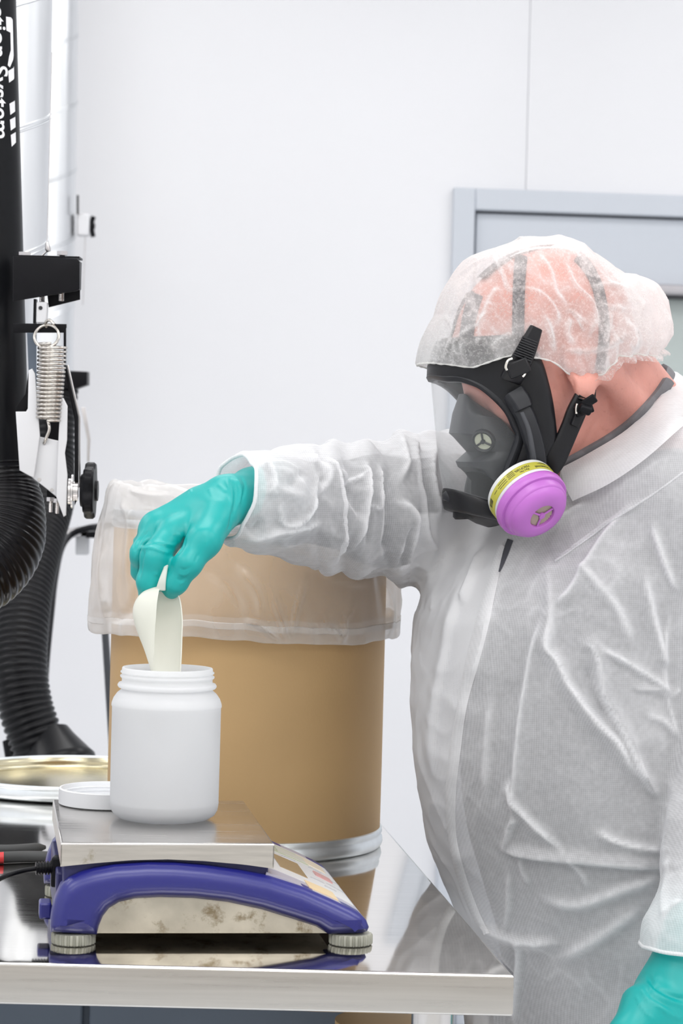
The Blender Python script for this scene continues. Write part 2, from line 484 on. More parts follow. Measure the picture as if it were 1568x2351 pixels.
# ================================================================== steel table
TZ = CAM_H - 0.4925
FRx = at(1178, 2236, 2.45); FRx = Vector((0.1738, 2.447))
tdir = Vector((-0.109, 0.965)).normalized()
T_BACK = 3.885
BRx = FRx + tdir * ((T_BACK - FRx.y) / tdir.y)
tab = thing('work_table', 'long stainless steel work table carrying the scale and the drum', 'table', (-0.45, 3.1, 0))
outline = [(FRx.x, FRx.y), (BRx.x, BRx.y), (BRx.x - 1.2, BRx.y - 0.02), (FRx.x - 1.25, FRx.y - 0.008)]
TH = 0.0396
me = profmesh(outline, TH, 0.0035, (0, 0, TZ - TH / 2), (1, 0, 0), (0, 1, 0))
top = mo('table_top', me, STEEL, tab, 30)
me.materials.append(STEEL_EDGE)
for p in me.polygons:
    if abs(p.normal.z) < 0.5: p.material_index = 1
LEGM = M('leg_steel', (0.70, 0.68, 0.66), 0.22, 1.0)
def leg(px, Y, r):
    p = at(px, 2345, Y)
    mb = MB(); mb.tube([(p.x, Y, 0.0), (p.x, Y, 0.02), (p.x, Y, TZ - TH + 0.002)], [r * 0.8, r, r], 24)
    mb.build('leg', LEGM, tab)
leg(993, 2.53, 0.0205); leg(664, 3.78, 0.0165); leg(776, 3.72, 0.0150)
for (x, Y) in ((-0.98, 2.53), (-1.1, 3.78)):
    mb = MB(); mb.tube([(x, Y, 0.0), (x, Y, TZ - TH + 0.002)], 0.0205, 24); mb.build('leg', LEGM, tab)
# under the table
c0 = at(150, 2335, 3.3)
cab = thing('low_cabinet', 'slate blue panel fronted cabinet standing in shade under the steel table', 'cabinet', (c0.x - 0.1, 3.3, 0))
cx0, cx1 = at(-420, 2335, 3.2).x, at(815, 2335, 3.2).x
mb = MB(); mb.box(((cx0 + cx1) / 2, 3.36, 0.42), (cx1 - cx0, 0.30, 0.74)); mb.build('body', SLATE, cab, bevel=0.004)
for k in range(2):
    wd = (cx1 - cx0) / 2
    d_ = MB().box((cx0 + wd * (k + 0.5), 3.202, 0.43), (wd - 0.008, 0.014, 0.70)).build('door', SLATE, cab, bevel=0.003)
    h_ = MB().box((cx0 + wd + (k - 0.5) * 0.08, 3.188, 0.60), (0.012, 0.014, 0.12)).build('handle', ZINC, d_, bevel=0.003)
mb = MB(); mb.box(((cx0 + cx1) / 2, 3.36, 0.025), (cx1 - cx0 - 0.03, 0.26, 0.05)); mb.build('plinth', BLACKP, cab)
b0 = at(870, 2328, 3.1)
box = thing('cardboard_container', 'tan cardboard container standing on the floor under the steel table', 'container', (b0.x, 3.1, 0))
br = 0.055 / 1.0
bz = b0.z + 0.004
mb = MB(); mb.lathe([(0.06, 0.02), (0.06, bz - 0.015)], (b0.x + 0.01, 3.05, 0), n=40, cap0=True, cap1=True); mb.build('drum_body', KRAFT, box)
mb = MB(); mb.lathe([(0.055, 0.0), (0.062, 0.0), (0.063, 0.02), (0.06, 0.024)], (b0.x + 0.01, 3.05, 0), n=40, cap0=True, cap1=True); mb.build('bottom_ring', GALV, box)
mb = MB(); mb.lathe([(0.0602, bz - 0.015), (0.0622, bz - 0.012), (0.0622, bz), (0.05, bz + 0.002)], (b0.x + 0.01, 3.05, 0), n=40, cap1=True); mb.build('lid', KRAFT, box)

# ================================================================== bench scale
PZ = CAM_H - 0.3916                     # top of the platter
YAW = math.radians(7.8)
ex = Vector((math.cos(YAW), math.sin(YAW), 0)); ey = Vector((-math.sin(YAW), math.cos(YAW), 0)); ez = Vector((0, 0, 1))
P0 = Vector((-0.2613, 2.526, 0))        # near left corner of the platter
PWID, PDEP = 0.2075, 0.302
def sc3(a, d, z): return P0 + ex * a + ey * d + ez * z
sc = thing('bench_scale', 'blue bench scale with a stainless weighing plate and arched sides', 'scale', tuple(sc3(0.13, 0.15, TZ)))
def side_pt(x, y, d):
    """pixel on the scale's side plane at local depth d -> (a, z)"""
    n = ey; o = P0 + ey * d
    r = ray(x, y)
    t = (o - CAMP).dot(n) / r.dot(n)
    p = CAMP + r * t
    return ((p - P0).dot(ex), p.z)
arch_out = [(117, 2145), (116, 2125), (119, 2100), (127, 2068), (140, 2038), (158, 2020), (185, 2006), (215, 1997), (263, 1988), (341, 1983), (404, 1984),
            (472, 1990), (551, 2001), (619, 2014), (702, 2041), (760, 2067), (805, 2088), (830, 2102), (845, 2118), (851, 2133), (847, 2143), (835, 2147), (760, 2150)]
arch_in = [(750, 2146), (728, 2132), (681, 2117), (603, 2093), (524, 2076), (446, 2067), (368, 2065), (310, 2068), (275, 2076), (252, 2090), (238, 2108), (229, 2130), (224, 2151)]
pts = [side_pt(x, y, -0.008) for (x, y) in arch_out + arch_in]
AT = 0.046
def archmesh(d0):
    return profmesh(pts, AT, 0.0155, P0 + ey * d0, ex, ez, res=10)
mo('side_arch', archmesh(-0.010 + AT / 2), BLUE, sc, 75)
mo('side_arch', archmesh(PDEP + 0.010 - AT / 2), BLUE, sc, 75)
A0, A1 = 0.002, side_pt(617, 2000, 0.01)[0]
# upper body between the arches
ub = [side_pt(x, y, 0.0) for (x, y) in ((146, 2050), (146, 1985), (150, 1960), (612, 1960), (618, 1990), (618, 2060), (400, 2020))]
mo('body', profmesh(ub, PDEP - 0.004, 0.002, P0 + ey * (PDEP / 2 + 0.006), ex, ez), DKBLUE, sc, 40)
# stained steel bottom pan seen through the arch
zpan0 = side_pt(500, 2143, 0.002)[1]
zpan1 = side_pt(500, 2030, 0.002)[1]
ap0, ap1 = side_pt(190, 2143, 0.002)[0], side_pt(768, 2143, 0.002)[0]
bp = [(ap0, zpan0), (ap1, zpan0), (ap1 - 0.01, zpan0 + 0.012), (ap1 - 0.06, zpan0 + 0.032), (ap1 - 0.14, zpan1), (ap0, zpan1)]
mo('bottom_pan', profmesh(bp, PDEP - 0.004, 0.0008, P0 + ey * (PDEP / 2), ex, ez), DIRTY, sc, 30)
# platter: pressed tray with downturned, bow cut sides
mb = MB()
SKF = [side_pt(x, y, 0.0) for (x, y) in ((137, 1990), (215, 1982), (300, 1975), (385, 1973), (470, 1977), (560, 1985), (632, 1995))]
n = len(SKF)
NX = 24
zs = np.interp(np.linspace(0, PWID, NX + 1), [p[0] for p in SKF], [p[1] for p in SKF])
me_pts_t, R0 = [], 0.0025
def skirt(mb, A, B, zlow, nrm):
    V, F = [], []
    m = len(zlow)
    for i in range(m):
        t = i / (m - 1)
        p = A.lerp(B, t)
        V += [p + ez * (PZ - R0) , p + ez * zlow[i], p - nrm * 0.0012 + ez * zlow[i], p - nrm * 0.0012 + ez * (PZ - R0)]
    for i in range(m - 1):
        for k in range(4):
            l = (k + 1) % 4
            F.append((i * 4 + k, (i + 1) * 4 + k, (i + 1) * 4 + l, i * 4 + l))
    F += [(0, 1, 2, 3), ((m - 1) * 4 + 3, (m - 1) * 4 + 2, (m - 1) * 4 + 1, (m - 1) * 4)]
    mb.add(V, F)
c00, c10, c01, c11 = sc3(0, 0, 0), sc3(PWID, 0, 0), sc3(0, PDEP, 0), sc3(PWID, PDEP, 0)
skirt(mb, c00, c10, list(zs), -ey); skirt(mb, c11, c01, list(zs[::-1]), ey)
skirt(mb, c01, c00, [zs[0] + 0.002] * 3, -ex); skirt(mb, c10, c11, [zs[-1] + 0.002] * 3, ex)
sk = mb.build('platter_skirt', PLATTER_SIDE, None, 40)
rim = profmesh([(0, 0), (PWID, 0), (PWID, PDEP), (0, PDEP)], 0.0044, 0.0021, P0 + ez * (PZ - 0.0022), ex, ey)
pl = mo('platter', rim, PLATTER, sc, 50)
sk.parent = pl
# control panel: a curved sloping face between the arches, with an overlay
cp_px = [(612, 2003), (650, 2016), (702, 2038), (760, 2063), (800, 2083), (826, 2098), (838, 2110)]
cpp = [side_pt(x, y, 0.004) for (x, y) in cp_px]
def cps(t, off=0.0):
    """point on the panel profile, t 0..1 down the slope, plus normal offset"""
    A = np.array(cpp); s = np.concatenate([[0], np.cumsum(np.linalg.norm(np.diff(A, axis=0), axis=1))]); s /= s[-1]
    a = np.interp(t, s, A[:, 0]); z = np.interp(t, s, A[:, 1])
    a2 = np.interp(min(t + 0.03, 1), s, A[:, 0]); z2 = np.interp(min(t + 0.03, 1), s, A[:, 1])
    a1 = np.interp(max(t - 0.03, 0), s, A[:, 0]); z1 = np.interp(max(t - 0.03, 0), s, A[:, 1])
    tx, tz = a2 - a1, z2 - z1; l = math.hypot(tx, tz) or 1
    return a - tz / l * off, z + tx / l * off
def panel_sheet(t0, t1, d0, d1, o0, o1, nseg=14):
    V, F = [], []
    for i in range(nseg + 1):
        t = t0 + (t1 - t0) * i / nseg
        a, z = cps(t, o1); b, y = cps(t, o0)
        V += [sc3(a, d0, z), sc3(a, d1, z), sc3(b, d1, y), sc3(b, d0, y)]
    for i in range(nseg):
        for k in range(4):
            l = (k + 1) % 4
            F.append((i * 4 + k, i * 4 + l, (i + 1) * 4 + l, (i + 1) * 4 + k))
    F += [(3, 2, 1, 0), (nseg * 4, nseg * 4 + 1, nseg * 4 + 2, nseg * 4 + 3)]
    return V, F
V, F = panel_sheet(0, 1, 0.004, PDEP - 0.004, -0.008, 0.0); cp = mk('control_panel', V, F, LILAC, sc, 40)
def pan(name, t0, t1, d0, d1, col, o=0.0008, rough=0.35, label=None):
    V, F = panel_sheet(t0, t1, d0, d1, -0.002, o, 8)
    return mk(name, V, F, M(name + '_paint', col, rough), cp, 40, label)
pan('overlay', 0.03, 0.93, 0.045, PDEP - 0.03, (0.70, 0.69, 0.69), 0.0004)
pan('display_window', 0.22, 0.50, 0.085, 0.175, (0.42, 0.32, 0.20), 0.0010, 0.08)  # tan reflection of the drum put into the window colour
pan('label', 0.43, 0.72, 0.014, 0.06, (0.78, 0.60, 0.36), 0.0009, label='pale orange label')
pan('label', 0.27, 0.66, 0.205, 0.262, (0.52, 0.55, 0.42), 0.0008, label='pale green label')
pan('label', 0.34, 0.64, 0.213, 0.250, (0.62, 0.62, 0.55), 0.0012)
pan('button', 0.66, 0.84, 0.145, 0.172, (0.62, 0.33, 0.32), 0.0016, label='faded red button')
pan('label', 0.58, 0.86, 0.215, 0.26, (0.76, 0.66, 0.52), 0.0010, label='pale yellow label')
for k, (t0, t1, d0) in enumerate(((0.36, 0.50, 0.19), (0.56, 0.70, 0.105), (0.74, 0.92, 0.115), (0.64, 0.78, 0.19), (0.80, 0.95, 0.165), (0.68, 0.80, 0.085))):
    pan('print_line', t0, t1, d0, d0 + 0.005, (0.50, 0.50, 0.52), 0.0009)
# feet: ribbed discs on studs
def foot(a, d, h, r=0.0213):
    mb = MB(); c = sc3(a, d, TZ)
    nf = 132
    V, F = [], []
    for j, (rr, hh) in enumerate(((0.90, 0.0), (0.99, 0.0012), (1.0, 0.0025), (1.0, h - 0.002), (0.97, h - 0.0004), (0.90, h))):
        for k in range(nf):
            t = 2 * PI * k / nf
            q = rr * r * (1.02 if k % 6 == 0 else (0.925 if k % 6 in (1, 5) else 0.965)) if 0 < j < 5 else rr * r * 0.97
            V.append(c + Vector((math.cos(t) * q, math.sin(t) * q, hh)))
    for j in range(5):
        for k in range(nf):
            l = (k + 1) % nf
            F.append((j * nf + k, j * nf + l, (j + 1) * nf + l, (j + 1) * nf + k))
    F += [tuple(reversed(range(nf))), tuple(5 * nf + k for k in range(nf))]
    f = mk('foot', V, F, FOOTM, sc, 25)
    MB().tube([c + ez * (h - 0.002), c + ez * (h + 0.014)], 0.0042, 16).build('stud', ZINC, f)
fa0 = side_pt(168, 2165, 0.02)[0]; fa1 = side_pt(802, 2170, 0.02)[0]
for (a, d) in ((fa0, 0.016), (fa1, 0.012), (fa0, PDEP - 0.02), (fa1, PDEP - 0.02)):
    foot(a, d, 0.0115)
# back end plate, latch block, plug with corrugated strain relief and its cord
zl = side_pt(110, 2070, 0.1)[1]
bl = MB(); bl.box(sc3(-0.012, 0.06, zl), (0.012, 0.03, 0.016), Matrix.Rotation(YAW, 3, 'Z')); bl.build('latch', BLUE, sc, bevel=0.002)
ep = MB(); ep.box(sc3(0.003, PDEP / 2, (PZ + TZ) / 2 - 0.012), (0.010, PDEP - 0.1, 0.05), Matrix.Rotation(YAW, 3, 'Z')); ep.build('end_plate', DKBLUE, sc, bevel=0.002)
q = at(136, 1991, 2.62); q0 = at(82, 1994, 2.615)
mb = MB(); seg = 16
prof = []
for k in range(seg):
    t0 = k / seg
    r_ = 0.0058 + 0.0012 * t0
    prof += [(r_ + (0.0008 if k % 2 == 0 else -0.0008), t0 * (q - q0).length), (r_ + (0.0008 if k % 2 == 0 else -0.0008), (t0 + 0.9 / seg) * (q - q0).length)]
mb.lathe(prof, q0, (q - q0), 20, True, True)
pg = mb.build('power_plug', BLACKP, sc, 30)
MB().box(at(133, 2000, 2.622), (0.012, 0.02, 0.03)).build('plug_socket', BLACKP, sc, bevel=0.002)
cpts = spline([at(84, 1994, 2.615), at(50, 2000, 2.61), at(10, 2013, 2.60), at(-60, 2045, 2.62), Vector((-0.43, 2.70, TZ + 0.008)), Vector((-0.52, 2.82, TZ + 0.0032)), Vector((-0.60, 3.0, TZ + 0.0032))], 8)
MB().tube(cpts, 0.0024, 10).build('cord', BLACKP, pg)

# ================================================================== jar, its lid, scoop
jc = at(376, 1879, 2.70); JX, JY = jc.x, 2.70
k_ = mpp(JY)
prof = [(0, 0.001), (70, 0.001), (88, 0.0), (104, 4), (116, 12), (122.5, 24), (124.5, 38), (125.2, 42), (124.6, 45), (125, 150), (125, 268), (126.5, 272), (126.3, 276), (125.5, 280), (122, 290), (114, 302),
        (106, 309), (104.5, 312), (105, 313.5), (111, 315), (113.6, 319), (113.6, 322), (111, 326), (105, 328), (104, 329), (104, 337), (105.5, 338), (108.2, 341), (108.2, 343.5), (105, 346), (104, 347), (104, 349), (107.5, 351), (107.5, 353.5), (104.5, 356), (104, 362), (103, 363.5), (101, 363.5),
        (100, 362), (99.5, 330), (101, 312), (116, 296), (121, 275), (121, 60), (117, 22), (100, 8), (60, 6), (0, 6)]
JH = CAM_H + 0 * 1
scale_h = 0.1535 / 363.5 / k_
scale_h = ((at(382, 1533, 2.70).z - PZ) / 363.5) / k_
prof = [(r * k_, h * k_ * scale_h + 0.0002) for r, h in prof]
jar = thing('plastic_jar', 'wide mouthed white plastic jar standing open on the scale plate', 'jar', (JX, JY, PZ))
mb = MB(); mb.lathe(prof, (JX, JY, PZ), n=96); mb.build('jar_body', HDPE, jar, 60)
# lid upside down on the plate
LY = 2.80
lc = at(249, 1860, LY); lc.z = PZ
LR = 0.0535
jl = thing('jar_lid', 'white ribbed screw lid lying upturned behind the white jar', 'lid', tuple(lc))
V, F = [], []
nl = 180
LH = 0.0175
lp = [(0.0, 0.0, 0), (0.96, 0.0, 0), (1.0, 0.0012, 1), (1.0, LH - 0.001, 1), (0.985, LH, 0), (0.955, LH, 0), (0.945, LH - 0.001, 0), (0.945, 0.003, 0), (0.0, 0.003, 0)]
for (r, h, rib) in lp:
    for k in range(nl):
        t = 2 * PI * k / nl
        q_ = r * LR * (1 - 0.008 * rib * (k % 2))
        V.append(lc + Vector((math.cos(t) * q_, math.sin(t) * q_, h)))
for j in range(len(lp) - 1):
    for k in range(nl):
        l = (k + 1) % nl
        F.append((j * nl + k, j * nl + l, (j + 1) * nl + l, (j + 1) * nl + k))
mk('lid_shell', V, F, LIDW, jl, 30)
mb = MB(); mb.lathe([(LR * 0.945, 0.007), (LR * 0.92, 0.008), (LR * 0.945, 0.009)], lc, n=64); mb.lathe([(LR * 0.945, 0.011), (LR * 0.92, 0.012), (LR * 0.945, 0.013)], lc, n=64)
mb.build('screw_thread', LIDW, jl)
# scoop: trough with rounded back, held upright with its mouth in the jar
rows = [(1346, 362, 380, 370), (1350, 344, 396, 368), (1358, 330, 406, 366), (1372, 316, 413, 364), (1390, 307, 417, 362), (1410, 304.5, 419, 361), (1430, 308, 420, 359), (1455, 316, 419, 357),
        (1490, 330, 418, 355), (1530, 343, 416, 351), (1570, 354, 413, 352), (1595, 362, 408, 362), (1604, 372, 400, 372)]
SY = 2.695
scp = thing('scoop', 'off white plastic scoop tipped into the jar mouth by a gloved hand', 'scoop', tuple(at(362, 1600, SY)))
V, F = [], []
NA = 40
for (y, xb, xr, xl) in [tuple(r) for r in spline(rows, 4)]:
    cx = (xb + xr) / 2; w_ = (xr - xb) / 2
    # arc: right rim -> back -> left -> near left rim
    ph1 = 2 * PI - math.acos(max(-1, min(1, (xl - cx) / w_)))
    for j in range(2):
        for k in range(NA + 1):
            t = ph1 * k / NA if j == 0 else ph1 * (NA - k) / NA
            ww = w_ if j == 0 else max(w_ - 2.6, 0.5)
            c = at(cx, y, SY)
            V.append(c + Vector((math.cos(t) * ww * mpp(SY), math.sin(t) * ww * 0.62 * mpp(SY), 0)))
    base = len(V)
nr = len(V) // (2 * (NA + 1)); W_ = 2 * (NA + 1)
for i in range(nr - 1):
    for k in range(W_):
        l = (k + 1) % W_
        F.append((i * W_ + k, i * W_ + l, (i + 1) * W_ + l, (i + 1) * W_ + k))
F += [tuple(range(W_ - 1, -1, -1)), tuple((nr - 1) * W_ + k for k in range(W_))]
mk('bowl', V, F, SCOOPM, scp, 50)
hp = [at(372, 1356, SY - 0.004), at(376, 1330, SY - 0.006), at(383, 1300, SY + 0.0), at(392, 1262, SY + 0.015), at(408, 1225, SY + 0.035)]
mb = MB()
hpts = [Vector(p) for p in spline(hp, 6)]
V, F = [], []
for i, p in enumerate(hpts):
    t = i / (len(hpts) - 1)
    wx, wy = (20 - 11 * min(1, t * 2.2)) * mpp(SY), 0.0035
    for (a, b_) in ((-1, -1), (0.55, -1), (0.55, 1), (-1, 1)):
        V.append(p + Vector((a * wx * 0.75, b_ * wy, 0)))
for i in range(len(hpts) - 1):
    for k in range(4):
        l = (k + 1) % 4
        F.append((i * 4 + k, i * 4 + l, (i + 1) * 4 + l, (i + 1) * 4 + k))
F += [(3, 2, 1, 0), tuple((len(hpts) - 1) * 4 + k for k in range(4))]
hm = mk('handle', V, F, SCOOPM, scp, 50)
b = hm.modifiers.new('bevel', 'BEVEL'); b.width = 0.0012; b.segments = 2

# ================================================================== fibre drum with liner, drum lid
DY, DR = 3.218, 0.1685
dc = at(558, 1935, DY); DX = dc.x
DTOP = TZ + 0.408
drum = thing('fibre_drum', 'large tan kraft fibre drum on the table behind the jar', 'drum', (DX, DY, TZ))
mb = MB(); mb.lathe([(DR - 0.004, 0.006), (DR - 0.0006, 0.02), (DR - 0.0002, 0.1), (DR - 0.0002, 0.39), (DR - 0.001, 0.402), (DR - 0.005, 0.402), (DR - 0.005, 0.02), (0, 0.02)], (DX, DY, TZ), n=128)
mb.build('drum_wall', KRAFT, drum, 30)
mb = MB(); mb.lathe([(DR - 0.02, 0.0), (DR - 0.002, 0.0), (DR + 0.0015, 0.003), (DR + 0.003, 0.007), (DR + 0.0025, 0.012), (DR + 0.0005, 0.0145), (DR + 0.0005, 0.017), (DR + 0.0022, 0.019), (DR + 0.0018, 0.0235), (DR - 0.001, 0.0245)], (DX, DY, TZ), n=128)
mb.build('bottom_ring', GALV, drum, 60)
mb = MB(); mb.lathe([(DR - 0.0002, 0.385), (DR + 0.002, 0.387), (DR + 0.002, 0.394), (DR + 0.0005, 0.396), (DR + 0.003, 0.401), (DR + 0.002, 0.407), (DR - 0.002, 0.408), (DR - 0.005, 0.404)], (DX, DY, TZ), n=128)
mb.build('top_ring', GALV, drum, 60)
# faint wrap seam of the board
sa = at(575, 1700, DY - DR)
mb = MB(); aa = math.atan2(sa.y - DY, sa.x - DX)
for (a0) in (aa,):
    V = [Vector((DX + (DR + 0.0004) * math.cos(a0 + da), DY + (DR + 0.0004) * math.sin(a0 + da), TZ + z)) for z in (0.025, 0.385) for da in (-0.004, 0.004)]
    mb.add(V, [(0, 1, 3, 2)])
# upturned drum lid behind
LDY = 3.69
ldc = at(178, 1812, LDY); ldc.z = TZ
dl = thing('drum_cover', 'round galvanised drum cover with gold lacquered inside lying on the table', 'cover', tuple(ldc))
LDR = 0.181
mb = MB(); mb.lathe([(0, 0.003), (LDR - 0.022, 0.003), (LDR - 0.018, 0.001), (LDR - 0.004, 0.001), (LDR - 0.001, 0.004), (LDR, 0.010), (LDR - 0.0012, 0.0155), (LDR + 0.0016, 0.018), (LDR + 0.0014, 0.0205), (LDR - 0.001, 0.0225), (LDR - 0.0035, 0.0222), (LDR - 0.005, 0.020)], ldc, n=128)
rl = mb.build('lid_rim', GALV, dl, 60)
mb = MB(); mb.lathe([(LDR - 0.005, 0.0198), (LDR - 0.0062, 0.016), (LDR - 0.008, 0.0135), (LDR - 0.0072, 0.0105), (LDR - 0.009, 0.0062), (LDR - 0.014, 0.0048), (LDR - 0.02, 0.0055), (LDR - 0.03, 0.0062), (0, 0.0062)], ldc, n=128)
mb.build('lid_lining', GOLD, dl, 60)

# ================================================================== pliers at the left
pr = thing('pliers', 'pair of pliers with dark grey and red grips left of the scale', 'pliers', tuple(at(20, 1985, 3.02)))
def grip(pts, r0, r1, name='handle'):
    P = [Vector(p) for p in spline(pts, 6)]
    n_ = len(P)
    R = [(r0 + (r1 - r0) * i / (n_ - 1)) * (1 if i < n_ - 2 else (0.8 if i == n_ - 2 else 0.35)) for i in range(n_)]
    return MB().tube(P, R, 16).build(name, GREYRUB, pr)
HZ = TZ
def tp(x, y):
    """pixel on the table top"""
    d = ray(x, y); t = (TZ - CAM_H) / d.z
    return CAMP + d * t
a1 = tp(104, 1958); a0_ = tp(-40, 1962)
b1 = tp(140, 1982); b0_ = tp(-20, 1984)
grip([a0_ + ez * 0.0065, a0_.lerp(a1, 0.5) + ez * 0.0062 + Vector((0, -0.006, 0)), a1 + ez * 0.0066], 0.0052, 0.0062)
grip([b0_ + ez * 0.0072, b0_.lerp(b1, 0.5) + ez * 0.0070 + Vector((0, 0.008, 0)), b1 + ez * 0.0068], 0.0066, 0.0066)
r0_ = tp(8, 1984); r1_ = tp(-60, 1984)
MB().tube([r0_ + ez * 0.0072, r1_ + ez * 0.0066], [0.0069, 0.0058], 16).build('red_sleeve', RED, pr)
r0_ = tp(-38, 1962); r1_ = tp(-110, 1968)
MB().tube([r0_ + ez * 0.0065, r1_ + ez * 0.0062], [0.0055, 0.0050], 16).build('red_sleeve', RED, pr)
j0 = tp(-108, 1972)
MB().tube([tp(-56, 1983) + ez * 0.006, j0 + ez * 0.006, j0 + Vector((-0.045, 0.003, 0.006)), j0 + Vector((-0.075, 0.0, 0.006))], [0.004, 0.0058, 0.0055, 0.002], 12).build('jaw', ZINC, pr)
# ================================================================== fume arms and ducts at the left
def bvh_of(V, F): return BVHTree.FromPolygons([tuple(v) for v in V], [tuple(f) for f in F])
def cast(bvh, x, y):
    d = ray(x, y).normalized()
    loc, nrm, i, dist = bvh.ray_cast(CAMP, d)
    return loc, nrm
def duct(root, p0, p1, r, pitch, phase, name='duct_pipe'):
    u_ = (p0 - p1).normalized(); e_ = (CEIL - 0.004 - p0.z) / u_.z; p0 = p0 + u_ * e_; phase -= 2 * PI * e_ / pitch
    mb = MB(); mb.tube([p0, p1], r, 64); dp = mb.build(name, GALV_DUCT, root)
    d = (p1 - p0); L_ = d.length; x, y, d = frame_of(d)
    turns = L_ / pitch
    n_ = int(turns * 48)
    P = []
    for i in range(n_ + 1):
        s = L_ * i / n_; t = 2 * PI * (s / pitch) + phase
        P.append(p0 + d * s + (x * math.cos(t) + y * math.sin(t)) * (r + 0.0004))
    for off in (0.0, 0.006):
        MB().tube([p + d * off for p in P], 0.0016, 6).build('lock_seam', GALV_DUCT, dp)
    return dp
def hose(root, pts, r, pitch, amp, m, name='hose', n=40, sub=14):
    P = [Vector(p) for p in spline(pts, sub)]
    s = [0.0]
    for a, b_ in zip(P, P[1:]): s.append(s[-1] + (b_ - a).length)
    k = int(s[-1] / pitch * 6)
    S = np.linspace(0, s[-1], k)
    Q = np.stack([np.interp(S, s, [p[i] for p in P]) for i in range(3)], 1)
    rr = np.interp(S, np.linspace(0, s[-1], len(r)), r) if hasattr(r, '__len__') else np.full(k, r)
    R = rr + amp * (np.abs(np.cos(PI * S / pitch)) ** 0.7 * 2 - 1)
    return MB().tube([Vector(q) for q in Q], list(R), n).build(name, m, root, 180)

ZA = 3.30
arm = thing('extraction_arm', 'black fume extraction arm with white lettering, coil spring and glossy hose at left edge', 'extraction arm', tuple(at(0, 1080, ZA)))
tA, tB = at(-46, -330, ZA), at(-5, 1085, ZA)
tA = tA + (tA - tB).normalized() * ((CEIL - 0.004 - tA.z) / (tA - tB).normalized().z)
TR = 73 * mpp(ZA)
V, F = tubemesh([tA, tB], TR, 72)
tube_o = mk('arm_tube', V, F, BLACKT, arm)
tb = bvh_of(V, F)
# lettering that runs down the tube
tx = (tB - tA).normalized()
def wrap(px, py, off=0.0006):
    loc, nrm = cast(tb, px, py)
    return loc + nrm * off if loc else None
me = textmesh('Extraction System', 1.0, 0.0)
co = np.array([v.co[:] for v in me.vertices])
wsys = co[:, 0].max()
sz = (430 * mpp(ZA)) / wsys
yend = 326.0
axx, axy, _ = frame_of(tx)
cdir = (CAMP - at(-30, 200, ZA)); cdir = (cdir - tx * cdir.dot(tx)).normalized()
sdir = tx.cross(cdir); sdir = sdir if sdir.x > 0 else -sdir
s_end = (at(-25, yend, ZA) - tA).dot(tx)
base_ang = math.asin(0.60) + 0.09
cap = co[:, 1].max()
for v in me.vertices:
    s = s_end - (wsys - v.co.x) * sz
    hgt = (v.co.y - 0.72) * sz
    th = base_ang + hgt / TR
    v.co = tA + tx * s + (cdir * math.cos(th) + sdir * math.sin(th)) * (TR + 0.0006)
lt = mo('lettering', me, PRINTW, tube_o, 0)
logo = [[(13, 38), (24, 40), (33, 50), (36, 75), (36.5, 100), (33, 128), (22, 155), (17, 150), (20, 130), (24, 115), (23, 75), (14, 70)],
        [(18, 163), (36, 152), (36.5, 178), (20, 190)], [(21, 238), (39, 228), (39.5, 252), (23, 264)], [(22, 275), (40, 265), (40.5, 288), (24, 300)], [(24, 310), (41, 300), (42, 322), (26, 337)]]
mb = MB()
for poly in logo:
    # small grid so that the print hugs the tube
    cxp = sum(p[0] for p in poly) / len(poly); cyp = sum(p[1] for p in poly) / len(poly)
    ring = []
    for a_, b_ in zip(poly, poly[1:] + poly[:1]):
        for k in range(3): ring.append((a_[0] + (b_[0] - a_[0]) * k / 3, a_[1] + (b_[1] - a_[1]) * k / 3))
    xe = lambda y: 27 + y * 0.0268
    w3 = [wrap(min(x, xe(y)), y) for x, y in ring]
    if any(v is None for v in w3): continue
    mb.add(w3, [tuple(range(len(w3)))])
mb.build('logo_print', PRINTW, tube_o, 0)
# hose below the tube
hose(arm, [at(-8, 1070, ZA), at(-2, 1130, ZA - 0.005), at(-2, 1200, ZA - 0.02), at(-22, 1265, ZA - 0.04), at(-75, 1310, ZA - 0.06), at(-160, 1325, ZA - 0.07), at(-260, 1290, ZA - 0.05)],
     [0.042, 0.054, 0.060, 0.060, 0.060, 0.060, 0.058], 0.0068, 0.0012, HOSEM, 'hose', 56)
MB().tube([at(-6, 1062, ZA), at(-5, 1092, ZA)], 0.0445, 48).build('hose_clamp', BLACKP, arm)
def plate(name, px, Y, th, m, parent, bev=0.0012, slant=None):
    """sheet metal outline facing the camera, at depth Y"""
    O = at(px[0][0], px[0][1], Y)
    q = [at(x, y, Y) - O for x, y in px]
    p2 = [(v.x, v.z) for v in q]
    a = sum(p2[i][0] * p2[(i + 1) % len(p2)][1] - p2[(i + 1) % len(p2)][0] * p2[i][1] for i in range(len(p2)))
    if a < 0: p2 = p2[::-1]
    exx = Vector((1, 0, 0)) if slant is None else Vector((math.cos(slant), math.sin(slant), 0))
    return mo(name, profmesh(p2, th, min(bev, th * 0.49), O, exx, (0, 0, 1)), m, parent, 40)
ZB = 3.22
plate('arm_bracket', [(30, 587), (176, 594), (183, 600), (183, 664), (176, 668), (30, 692)], ZB, 0.003, BLACKP, arm)
bk = MB(); bk.box(at(181, 632, ZB + 0.02), (0.0025, 0.042, 0.035)); bk.build('bracket_flange', BLACKP, arm, bevel=0.001)
plate('bracket_back', [(104, 640), (184, 640), (184, 688), (112, 706)], ZB + 0.04, 0.003, BLACKP, arm)
tpb = MB(); tpb.box((at(106, 588, ZB).x, ZB + 0.02, at(106, 589, ZB).z), (0.082, 0.042, 0.0022)); tpb.build('bracket_top', BLACKP, arm)
